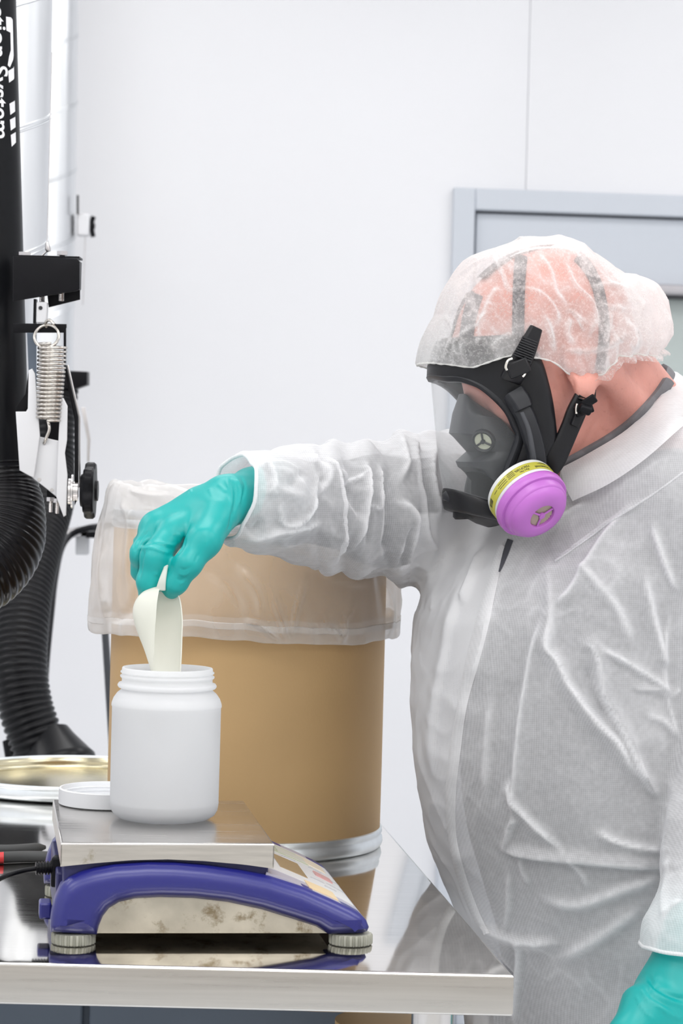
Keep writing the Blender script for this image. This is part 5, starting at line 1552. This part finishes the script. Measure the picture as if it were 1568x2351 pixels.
# chin cup below the lens
chin = [(1135, 1150, .047, 1025, 1121), (1141, 1162, .050, 1023, 1128), (1147, 1178, .051, 1023, 1148), (1149, 1189, .051, 1026, 1165), (1150, 1195, .049, 1030, 1171), (1154, 1198, .040, 1050, 1177), (1158, 1198, .024, 1085, 1186), (1160, 1196, .010, 1125, 1193)]
rows = [halfrow((a, b_), l, (c, d_)) for (a, b_, l, c, d_) in smooth_rows(chin, 3)]
V, F = loft(rows); mk('chin_cup', V, F, RUB, resp, 50)
ob = hl(1082, 1174, 0.0); MB().lathe([(0.020, -0.006), (0.021, 0.004), (0.019, 0.007), (0.0, 0.008)], ob, (HF * 0.25 - HU * 0.95), 32).build('exhale_outlet', RUB, resp, 40)
# inner nose cup
nc = [(1078, 914, .018, 1060, 904), (1150, 962, .044, 1049, 948), (1192, 1008, .051, 1041, 994), (1194, 1018, .052, 1052, 1003), (1190, 1036, .052, 1084, 1037), (1184, 1052, .052, 1058, 1060), (1168, 1085, .050, 1064, 1072), (1148, 1116, .046, 1085, 1083)]
rows = [halfrow((a, b_), l, (c, d_), pw=0.62) for (a, b_, l, c, d_) in nc]
rr = []
for a, b_ in zip(rows, rows[1:]):
    for k in range(5): rr.append([p.lerp(q_, k / 5) for p, q_ in zip(a, b_)])
rr.append(rows[-1]); V, F = loft(rr); V = [Vector(v) for v in V]
ncup = mk('nose_cup', V, F, RUBG, resp, 35)
nb = bvh_of(V, F)
loc, nr = cast(nb, 1110, 1012)
if loc is not None:
    if nr.dot(loc - CAMP) > 0: nr = -nr
    MB().lathe([(0.0135, -0.002), (0.0135, 0.0025), (0.0118, 0.0035), (0.0098, 0.002), (0.0098, 0.0008)], loc, nr, 36).build('valve_ring', RUBG, ncup, 40)
    MB().lathe([(0.0, 0.0012), (0.0098, 0.0012)], loc, nr, 32).build('valve_disc', VALVE, ncup, 40)
    x_, y_, d_ = frame_of(nr); mb = MB()
    for a in (0.6, 2.7, 4.75):
        mb.tube([loc + nr * 0.0022, loc + nr * 0.0022 + (x_ * math.cos(a) + y_ * math.sin(a)) * 0.0098], 0.0011, 8)
    mb.lathe([(0.0026, 0.001), (0.0026, 0.0032), (0, 0.0034)], loc, nr, 14); mb.build('valve_spider', RUBG, ncup)
# side arm from the brow clip to the cartridge port
def beam(name, pts, m, parent, hgt=0.010, taper=None, l2=None):
    """flat bar along (x, y, half width px, l)"""
    q = spline(pts, 6); V, F = [], []
    C = [hl(p[0], p[1], p[3]) for p in q]
    for i, p in enumerate(q):
        d = (C[min(i + 1, len(C) - 1)] - C[max(i - 1, 0)]).normalized()
        nrm = HL - d * HL.dot(d); nrm.normalize(); w_ = d.cross(nrm) * (p[2] * mpp(2.86))
        for (a, b_) in ((-1, -1), (1, -1), (1, 0.5), (0.72, 1), (-0.72, 1), (-1, 0.5)):
            V.append(C[i] + w_ * a + nrm * (b_ * hgt * 0.5))
    m_ = 6
    for i in range(len(C) - 1):
        for k in range(m_):
            l = (k + 1) % m_
            F.append((i * m_ + k, i * m_ + l, (i + 1) * m_ + l, (i + 1) * m_ + k))
    F += [tuple(reversed(range(m_))), tuple((len(C) - 1) * m_ + k for k in range(m_))]
    o = mk(name, V, F, m, parent, 35)
    b = o.modifiers.new('bevel', 'BEVEL'); b.width = 0.0009; b.segments = 2; b.limit_method = 'ANGLE'
    return o
beam('side_arm', [(1188, 925, 20, .083), (1206, 955, 21, .087), (1222, 1000, 21, .088), (1232, 1040, 20, .085), (1234, 1085, 22, .078)], RUBG, resp, 0.014)
beam('side_clip', [(1178, 900, 24, .082), (1192, 921, 24, .086), (1201, 940, 22, .088)], RUBG, resp, 0.020)
beam('arm_ridge', [(1197, 946, 5, .093), (1213, 985, 5, .096), (1222, 1030, 5, .095), (1228, 1075, 5, .088)], STRAP, resp, 0.006)
# port block behind the cartridge
MB().tube([hl(1215, 1075, .060), hl(1225, 1105, .072)], [0.020, 0.024], 28).build('port', RUB, resp, 40)
# upper strap with ladder teeth and wire buckle
us = beam('strap', [(1172, 874, 25, .084), (1188, 845, 25, .094), (1204, 815, 23, .099), (1217, 785, 20, .101), (1231, 752, 15, .101)], RUB, resp, 0.008)
for k in range(9):
    t = k / 8; x = 1199 + 17 * t; y = 822 - 42 * t; dx, dy = 0.36, -0.93
    hw = 22 - 4 * t
    MB().tube([hl(x - hw * 0.93, y - hw * 0.36, .1045), hl(x + hw * 0.93, y + hw * 0.36, .1045)], 0.0012, 8).build('tooth', RUB, us)
bkx = MB()
bkx.box(hl(1190, 845, .103), (0.024, 0.010, 0.017), Matrix.Rotation(-0.40, 3, 'Y')); bkx.build('buckle', RUB, us, bevel=0.002)
for (pts_) in ([(1176, 823), (1166, 828), (1161, 842), (1164, 850)], [(1212, 848), (1208, 852), (1203, 862), (1199, 865)]):
    MB().tube(spline([hl(x, y, .107) for x, y in pts_], 5), 0.0014, 8).build('buckle_wire', WIRE, us)
# lower strap from the port up to the nape
ls = beam('strap', [(1236, 1086, 30, .064), (1268, 1062, 27, .074), (1290, 1025, 23, .080), (1308, 985, 22, .083), (1324, 945, 23, .085), (1338, 912, 20, .086), (1350, 880, 17, .083), (1358, 850, 15, .080)], RUB, resp, 0.007)
beam('keeper', [(1318, 978, 10, .089), (1330, 950, 11, .091)], RUB, ls, 0.006)
mb = MB(); mb.box(hl(1340, 940, .097), (0.020, 0.014, 0.012), Matrix.Rotation(-0.35, 3, 'Y')); mb.tube([hl(1330, 936, .104), hl(1356, 944, .104)], 0.0055, 14)
mb.box(hl(1352, 922, .102), (0.017, 0.006, 0.010), Matrix.Rotation(-0.6, 3, 'Y')); mb.build('buckle', BLACKP, ls, bevel=0.0015)
MB().tube(spline([hl(1325, 927, .102), hl(1323, 938, .102), hl(1323, 950, .102)], 4), 0.0014, 8).build('buckle_wire', WIRE, ls)
for k in range(5):
    y = 918 - k * 6; x = 1337 + k * 2.4
    MB().tube([hl(x - 10, y - 4, .0905), hl(x + 11, y + 4, .0905)], 0.0011, 8).build('tooth', RUB, ls)
MB().box(hl(1364, 892, .083), (0.004, 0.004, 0.022)).build('strap_tail', RUB, ls, bevel=0.001)
# head harness straps lying on the scalp
def skull(x, y):
    loc, nrm = cast(hbvh, x, y)
    return loc, nrm
def harness(line, half, name='harness_strap'):
    q = spline([np.array(hl(x, y, .02)) if False else np.array((x, y)) for x, y in line], 10)
    V, F = [], []; rows_ = 0
    for i, p in enumerate(q):
        a, b_ = q[max(i - 1, 0)], q[min(i + 1, len(q) - 1)]; d = (b_ - a); d /= np.linalg.norm(d)
        n2 = np.array([-d[1], d[0]]); rw = []
        for (s, h) in ((-1, 0.0004), (-0.9, 0.0026), (-0.3, 0.003), (0.3, 0.003), (0.9, 0.0026), (1, 0.0004)):
            loc, nrm = skull(*(p + n2 * s * half))
            if loc is None: rw = None; break
            if nrm.dot(loc - CAMP) > 0: nrm = -nrm
            rw.append(loc + nrm * h)
        if rw is None: continue
        V += rw; rows_ += 1
    for i in range(rows_ - 1):
        for k in range(5): F.append((i * 6 + k, i * 6 + k + 1, (i + 1) * 6 + k + 1, (i + 1) * 6 + k))
    if rows_ > 1: return mk(name, V, F, STRAP, resp, 60), V, F
    return None, None, None
for line, hw in (([(1200, 572), (1194, 620), (1191, 680), (1190, 740), (1189, 778)], 14), ([(1300, 572), (1340, 605), (1367, 650), (1380, 700), (1386, 750), (1384, 800), (1376, 850)], 12),
                 ([(1170, 590), (1135, 610), (1110, 645), (1090, 690), (1078, 735), (1072, 778)], 15)):
    o, V, F = harness(line, hw)
    if V:
        mk('harness_strap', [hmir(Vector(v)) for v in V], [tuple(reversed(f)) for f in F], STRAP, resp, 60)
# crown pad across the top
P_ = []
for i in range(22):
    a = math.radians(52 + 62 * i / 21)
    d = HF * math.cos(a) + HU * math.sin(a)
    r = hbvh.ray_cast(HC + d * 0.3, -d)
    if r[0] is not None: P_.append((r[0], r[1]))
V, F = [], []
for (p, n_2) in P_:
    for s in (-1, -0.5, 0, 0.5, 1): V.append(p + HL * s * 0.016 - HU * (0.0012 * s * s) + n_2 * 0.004)
for i in range(len(P_) - 1):
    for k in range(4): F.append((i * 5 + k, i * 5 + k + 1, (i + 1) * 5 + k + 1, (i + 1) * 5 + k))
mk('harness_strap', V, F, STRAP, resp, 60)

# cartridges: a lathe along the port axis, with label, magenta cap and pleated filter in the window
def cartridge(base, axis, mirror=False):
    axis = axis.normalized()
    c = MB(); c.lathe([(0.016, -0.012), (0.020, -0.008), (0.021, 0.0), (0.034, 0.001), (0.0385, 0.003), (0.0395, 0.006), (0.0395, 0.0225), (0.038, 0.0245)], base, axis, 72)
    body = c.build('cartridge', CREAM, resp, 40)
    MB().lathe([(0.0397, 0.0085), (0.03985, 0.009), (0.03985, 0.0195), (0.0397, 0.020)], base, axis, 96).build('label', YELL, body, 60, label='yellow printed label band')
    cap = MB(); cap.lathe([(0.0385, 0.0235), (0.0405, 0.0245), (0.0415, 0.0265), (0.0412, 0.0340), (0.0402, 0.0352), (0.0372, 0.0355), (0.0368, 0.0365), (0.0362, 0.0425), (0.0352, 0.0440), (0.0340, 0.0445), (0.0325, 0.0480), (0.0290, 0.0512), (0.024, 0.0528), (0.0165, 0.0535), (0.0150, 0.0530), (0.0145, 0.0515), (0.0145, 0.0465)], base, axis, 96)
    cp_ = cap.build('filter_cap', PURP, body, 40, label='magenta filter cap')
    x_, y_, d_ = frame_of(axis)
    # pleats
    V, F = [], []; n_ = 30
    for i in range(n_ + 1):
        u = -0.0144 + 0.0288 * i / n_; h = math.sqrt(max(0.0146 ** 2 - u * u, 1e-9)); dz = 0.0502 if i % 2 else 0.0486
        V += [base + axis * dz + PX_ * u + PY_ * h, base + axis * dz + PX_ * u - PY_ * h]
    for i in range(n_): F.append((2 * i, 2 * i + 1, 2 * i + 3, 2 * i + 2))
    mk('filter', V, F, PLEAT, body, 0)
    sp_ = MB(); o = base + axis * 0.0512
    for a in (0.35, 2.45, 4.4): sp_.tube([o, o + (PX_ * math.cos(a) + PY_ * math.sin(a)) * 0.0150], 0.0012, 8)
    sp_.lathe([(0.0, 0.0020), (0.0034, 0.0018), (0.0038, 0.0), (0.0034, -0.0015)], o, axis, 18); sp_.build('spider', PURP, body, 40)
    return body
cb0 = hl(1188, 1116, .078)
cfront = at(1250, 1192, cb0.y - 0.037)
cax = (cfront - cb0).normalized()
vd_ = (cb0 - CAMP).normalized()
PX_ = Vector((1, 0, 0)); PX_ = (PX_ - cax * PX_.dot(cax)).normalized(); PY_ = cax.cross(PX_)
cart = cartridge(cb0, cax)
CARTB, CARTA = cb0, cax
# print on the label band, upside down as it is worn
def band_text(s, size, ang, h0, bold=False):
    me = textmesh(s, size, 0.0)
    co = [v.co.copy() for v in me.vertices]
    for v in me.vertices:
        a = ang + v.co.x / 0.0400; h = h0 + v.co.y
        v.co = CARTB + CARTA * h + (PX_ * math.cos(a) + PY_ * math.sin(a)) * 0.0400
    mo('print', me, PRINTK, cart, 0)
up2 = Vector((0, 0, 1)); th_up = math.atan2(up2.dot(PY_), up2.dot(PX_))
def rad(d): return math.radians(d)
band_text('Honeywell', 0.0046, rad(48), 0.0150)
band_text('Part No.', 0.0034, rad(88), 0.0160)
band_text('75SCP100L', 0.0040, rad(84), 0.0118)
def band_bar(mb, a0, a1, h0, h1):
    n = 6
    V = []
    for i in range(n + 1):
        a = rad(a0 + (a1 - a0) * i / n)
        for h in (h0, h1): V.append(CARTB + CARTA * h + (PX_ * math.cos(a) + PY_ * math.sin(a)) * 0.04)
    mb.add(V, [(2 * i, 2 * i + 2, 2 * i + 3, 2 * i + 1) for i in range(n)])
mb = MB(); rnd = random.Random(3)
for k in range(4): band_bar(mb, 112, 124 + rnd.uniform(-2, 3), 0.0098 + k * 0.0020, 0.0104 + k * 0.0020)
for k in range(3): band_bar(mb, 127 + rnd.uniform(0, 2), 146 + rnd.uniform(-2, 2), 0.0108 + k * 0.0026, 0.0114 + k * 0.0026)
band_bar(mb, 150, 159, 0.0130, 0.0136); band_bar(mb, 36, 44, 0.0150, 0.0156); band_bar(mb, 50, 68, 0.0112, 0.0117); band_bar(mb, 50, 64, 0.0098, 0.0103)
for k in range(14):
    a = 170 + k * 1.1; band_bar(mb, a, a + rnd.choice((0.3, 0.6, 0.8)), 0.0095, 0.0150)
pq = mk('fine_print', mb.V, mb.F, PRINTK, cart, 0); pq['kind'] = 'stuff'
# ================================================================== hair cap (worn over the harness)
sil = [(966, 836), (974, 800), (1008, 722), (1046, 634), (1078, 592), (1150, 563), (1235, 547), (1282, 552), (1340, 588), (1400, 627), (1478, 655), (1501, 690), (1518, 750), (1511, 800), (1488, 828), (1430, 880), (1262, 915), (1100, 900), (1000, 868)]
ang, rs = [], []
for (x, y) in sil:
    p = hl(x, y, 0.0) - HC; ang.append(math.atan2(p.dot(HU), p.dot(HF))); rs.append(p.length)
o_ = np.argsort(ang); ang = np.array(ang)[o_]; rs = np.array(rs)[o_]
ang = np.concatenate([ang - 2 * PI, ang, ang + 2 * PI]); rs = np.concatenate([rs, rs, rs])
def capR(d):
    f, l, u = d
    ph = math.atan2(u, f)
    R = float(np.interp(ph, ang, rs))
    W_ = 0.1045 + 0.004 * max(0, -f) + 0.006 * math.exp(-((ph + 2.2) / 0.5) ** 2)
    return 1 / (math.sqrt((f * f + u * u) / R ** 2) ** 2.8 + (abs(l) / W_) ** 2.8) ** (1 / 2.8)
hem = [(966, 836, .0), (1000, 862, .045), (1080, 846, .07), (1150, 823, .09), (1185, 815, .098), (1240, 826, .092), (1262, 831, .092), (1280, 842, .092), (1302, 860, .092), (1330, 872, .092), (1352, 875, .092), (1380, 864, .092), (1404, 838, .091), (1420, 822, .088), (1455, 818, .08), (1490, 820, .05), (1513, 800, .0)]
hf, hu = [], []
for (x, y, l) in hem:
    p = hl(x, y, l) - HC; hf.append(p.dot(HF)); hu.append(p.dot(HU))
o_ = np.argsort(hf); hf = np.array(hf)[o_]; hu = np.array(hu)[o_]
NPS, NTH = 420, 90
Vc = []
for i in range(NPS):
    ps = 2 * PI * i / NPS; cp_, sp_ = math.cos(ps), math.sin(ps)
    def pt(th):
        d = (math.sin(th) * cp_, math.sin(th) * sp_, math.cos(th)); R = capR(d); return d, R
    a, b_ = 0.3, 2.6
    for _ in range(22):
        m_ = (a + b_) / 2; d, R = pt(m_)
        if R * d[2] > np.interp(R * d[0], hf, hu): a = m_
        else: b_ = m_
    the = a
    for j in range(NTH + 1):
        t = j / NTH; d, R = pt(the * t if t > 0 else 1e-4)
        p = Vector((R * d[0], R * d[1], R * d[2]))
        back = max(0.0, -cp_); side = abs(sp_)
        # gathers that run up from the elastic, and soft crumple
        g = math.sin(ps * 46 + 3 * noise.noise(Vector((cp_ * 3, sp_ * 3, t * 2)))) * 0.5 + math.sin(ps * 23 + 1 + 4 * noise.noise(Vector((cp_ * 2, sp_ * 2, t * 3 + 4)))) * 0.8
        ga = 0.0035 * max(0, (t - 0.45) / 0.55) ** 1.5 * (0.15 + 0.85 * min(1, max(0, 0.45 - cp_) * 1.6))
        q = p * 14
        cr = 1 - 2 * abs(noise.noise(Vector((q.x, q.y, q.z * 0.7)))); cr2 = 1 - 2 * abs(noise.noise(Vector((q.x * 2.1 + 3, q.y * 2.1, q.z * 1.6))))
        amp = 0.0030 * (0.4 + 0.9 * min(1, max(0, 0.5 - cp_)))
        R2 = R + ga * g + amp * max(0, cr) ** 2 + 0.45 * amp * max(0, cr2) ** 2 - 0.0015
        pull = -0.006 * max(0, (t - 0.93) / 0.07) * (0.25 + 0.75 * min(1, max(0, 0.5 - cp_)))
        R2 += pull
        Vc.append(HC + HF * (R2 * d[0]) + HL * (R2 * d[1]) + HU * (R2 * d[2]))
Fc = [(i * (NTH + 1) + j, i * (NTH + 1) + j + 1, ((i + 1) % NPS) * (NTH + 1) + j + 1, ((i + 1) % NPS) * (NTH + 1) + j) for i in range(NPS) for j in range(NTH)]
Vc = np.array([tuple(v) for v in Vc]); Fc = np.array(Fc)
Nc = vnormals(Vc, Fc)
if ((Vc - np.array(HC)) * Nc).sum() < 0: Nc = -Nc
CS = [([(1127, 581), (1156, 632), (1170, 668), (1192, 661)], 4, 0.0045), ([(1192, 661), (1232, 668), (1261, 690), (1279, 722), (1275, 748)], 4, 0.005, 1), ([(1235, 581), (1264, 624), (1275, 668), (1304, 704)], 5, 0.0045, 1),
      ([(1148, 661), (1134, 675), (1112, 726), (1094, 798)], 6, 0.0045, -1), ([(1300, 606), (1319, 653), (1358, 693), (1366, 744), (1337, 784)], 4, 0.005), ([(1246, 722), (1262, 762), (1270, 810)], 6, 0.006), ([(1308, 729), (1300, 762), (1315, 790)], 5, 0.006),
      ([(1362, 697), (1398, 704), (1440, 711)], 4, 0.004), ([(1344, 664), (1398, 654), (1440, 662)], 5, 0.004), ([(1288, 710), (1320, 720), (1345, 760)], 4, 0.005), ([(1290, 800), (1330, 806), (1380, 800), (1420, 780), (1460, 760)], 5, 0.006),
      ([(1022, 726), (1040, 760), (1016, 830)], 3, 0.003), ([(1036, 790), (1060, 770), (1100, 745), (1140, 705)], 3, 0.0035), ([(1058, 790), (1070, 835)], 4, 0.003), ([(1125, 800), (1150, 780), (1185, 760)], 4, 0.004), ([(1040, 640), (1100, 600), (1160, 580)], 3, 0.002),
      ([(1402, 715), (1396, 750), (1385, 790)], 5, 0.005), ([(1440, 740), (1460, 770), (1455, 805)], 7, 0.005), ([(1480, 690), (1470, 730), (1480, 770)], 6, 0.004)]
Vc = Vc + Nc * pix_strokes(Vc, Nc, CS, 0.0)[:, None]
Gc = pix_strokes.G
dn = np.zeros(len(Vc))
for i in range(NPS):
    cp_ = math.cos(2 * PI * i / NPS)
    for j in range(NTH + 1):
        t = j / NTH; k = i * (NTH + 1) + j
        dn[k] = 0.75 * min(1, max(0, -0.25 - cp_) * 1.8) * min(1, t * 2) + 0.45 * max(0, (t - 0.70) / 0.3) * min(1, max(0, 0.5 - cp_) * 2) + 0.22 * max(0, (t - 0.6) / 0.4)
rr_ = 1 - 2 * np.abs(nz3(Vc * np.array([1, 1, 0.75]), 20, 3.3)); rr2 = 1 - 2 * np.abs(nz3(Vc, 44, 7.3))
dn = np.clip(dn + 0.75 * Gc + 0.5 * np.clip(rr_, 0, 1) ** 5 + 0.35 * np.clip(rr2, 0, 1) ** 6, 0, 1)
cap_o = mknp('hair_cap', Vc, Fc, NET, person)
at_ = cap_o.data.attributes.new('dens', 'FLOAT', 'POINT'); at_.data.foreach_set('value', dn.astype(np.float32))
hp_line = [Vector(Vc[i * (NTH + 1) + NTH]) for i in range(0, NPS, 2)]
hr = [0.0010 + 0.0004 * math.sin(k * 2.1) for k in range(len(hp_line))]
MB().tube(hp_line, hr, 6, True).build('cap_hem', NETHEM, cap_o, 180)
# ruffle below the elastic at the sides and back
V, F = [], []
for i in range(NPS):
    ps = 2 * PI * i / NPS; p = Vector(Vc[i * (NTH + 1) + NTH]); o = (p - HC).normalized()
    wv = min(1, max(0, 0.35 - math.cos(ps)) * 2)
    g = math.sin(ps * 37 + 2 * math.sin(ps * 5)) * 0.6 + noise.noise(Vector((ps * 9, 0, 1)))
    for k in range(4):
        t = k / 3
        V.append(p + HU * (-0.006 * t * wv * (1 + 0.2 * g)) + o * (wv * (0.006 * math.sin(t * 2.2) + 0.002 * g * t)))
for i in range(NPS):
    j = (i + 1) % NPS
    for k in range(3): F.append((i * 4 + k, i * 4 + k + 1, j * 4 + k + 1, j * 4 + k))
mk('cap_ruffle', V, F, NET, cap_o, 180)
# liner bag
bag = thing('drum_liner', 'clear plastic liner bag folded down over the rim of the large drum', 'bag', (DX, DY, DTOP))
NBG = 420
rowsb = []
zt_ = at(300, 1150, DY).z; zh = at(560, 1476, DY - 0.19).z
# (radius offset, z, waviness): from inside the drum up over the rim and down to a doubled hem
prof_b = [(-0.012, DTOP - 0.16, 0.004), (-0.010, DTOP - 0.06, 0.004), (-0.008, DTOP - 0.01, 0.004), (-0.007, DTOP + 0.012, 0.006), (-0.003, DTOP + 0.021, 0.008), (0.003, DTOP + 0.024, 0.008), (0.009, DTOP + 0.018, 0.006), (0.011, DTOP + 0.004, 0.005),
          (0.013, DTOP - 0.02, 0.005), (0.0155, DTOP - 0.06, 0.006), (0.018, DTOP - 0.10, 0.007), (0.019, DTOP - 0.135, 0.007), (0.0195, zh + 0.02, 0.008), (0.019, zh + 0.006, 0.008), (0.017, zh, 0.008),
          (0.0145, zh + 0.003, 0.007), (0.0135, zh + 0.012, 0.007), (0.013, zh + 0.026, 0.006)]
V, F = [], []
PB = [tuple(p) for p in spline(prof_b, 7)]
for (dr, z, wv) in PB:
    for k in range(NBG):
        t = 2 * PI * k / NBG
        c_, s_ = math.cos(t), math.sin(t)
        nv = noise.noise(Vector((c_ * 2.3 + 5, s_ * 2.3, z * 3)))
        nf = noise.noise(Vector((c_ * 7 + 1, s_ * 7, z * 9)))
        nr_ = 1 - 2 * abs(noise.noise(Vector((c_ * 4.5 + z * 9, s_ * 4.5, z * 14 + 3))))
        left = max(0, -c_) ** 2
        r_ = DR + dr + wv * (0.9 * nv + 0.35 * nf + 0.35 * max(0, nr_)) * (1 if dr > 0.005 else 0.4) + (0.012 * left if dr > 0.01 else 0.004 * left) * min(1, max(0, (DTOP + 0.02 - z) / 0.08))
        if dr > 0.004: r_ = max(r_, DR + 0.0042)
        zz = z + (0.010 * nv + 0.004 * nf + 0.008 * max(0, -c_) - 0.006 * max(0, c_) if z > DTOP + 0.008 else 0.0)
        if z < zh + 0.03 and dr > 0.01: zz += 0.004 * math.sin(3 * t + 1) * 0.8 + 0.003 * nf
        V.append(Vector((DX + r_ * c_, DY + r_ * s_, zz)))
for i in range(len(PB) - 1):
    for k in range(NBG):
        l = (k + 1) % NBG
        F.append((i * NBG + k, i * NBG + l, (i + 1) * NBG + l, (i + 1) * NBG + k))
V = np.array([tuple(v) for v in V]); F = np.array(F)
N_ = vnormals(V, F)
c_out = np.array([DX, DY, 0]); 
N_ = (V - c_out) * [1, 1, 0]; N_ /= np.linalg.norm(N_, axis=1, keepdims=True)
N_[:NBG * 26] = 0
# sharp creases of the film where the photo shows them
BS = [([(560, 1425), (600, 1440), (640, 1470)], 4, 0.006), ([(625, 1370), (645, 1420), (660, 1470)], 5, 0.006), ([(700, 1330), (680, 1400), (668, 1460)], 6, 0.005), ([(730, 1420), (765, 1445), (790, 1475)], 5, 0.007), ([(815, 1390), (790, 1420), (792, 1470)], 5, 0.006),
      ([(540, 1300), (590, 1360), (600, 1420)], 9, 0.005), ([(700, 1270), (760, 1320), (850, 1340)], 9, 0.006), ([(880, 1340), (895, 1400), (890, 1460)], 8, 0.005), ([(280, 1150), (300, 1200), (290, 1330)], 8, 0.005), ([(240, 1260), (235, 1340), (245, 1430)], 9, 0.005),
      ([(255, 1430), (300, 1400), (320, 1340)], 9, -0.004), ([(450, 1290), (520, 1340), (560, 1410)], 10, -0.004), ([(300, 1125), (340, 1135), (400, 1140)], 6, 0.006), ([(330, 1165), (420, 1175), (480, 1170)], 7, -0.004)]
V = V + N_ * pix_strokes(V, N_, BS, 0.0)[:, None]
mknp('liner_film', V, F, BAGM, bag, 180)
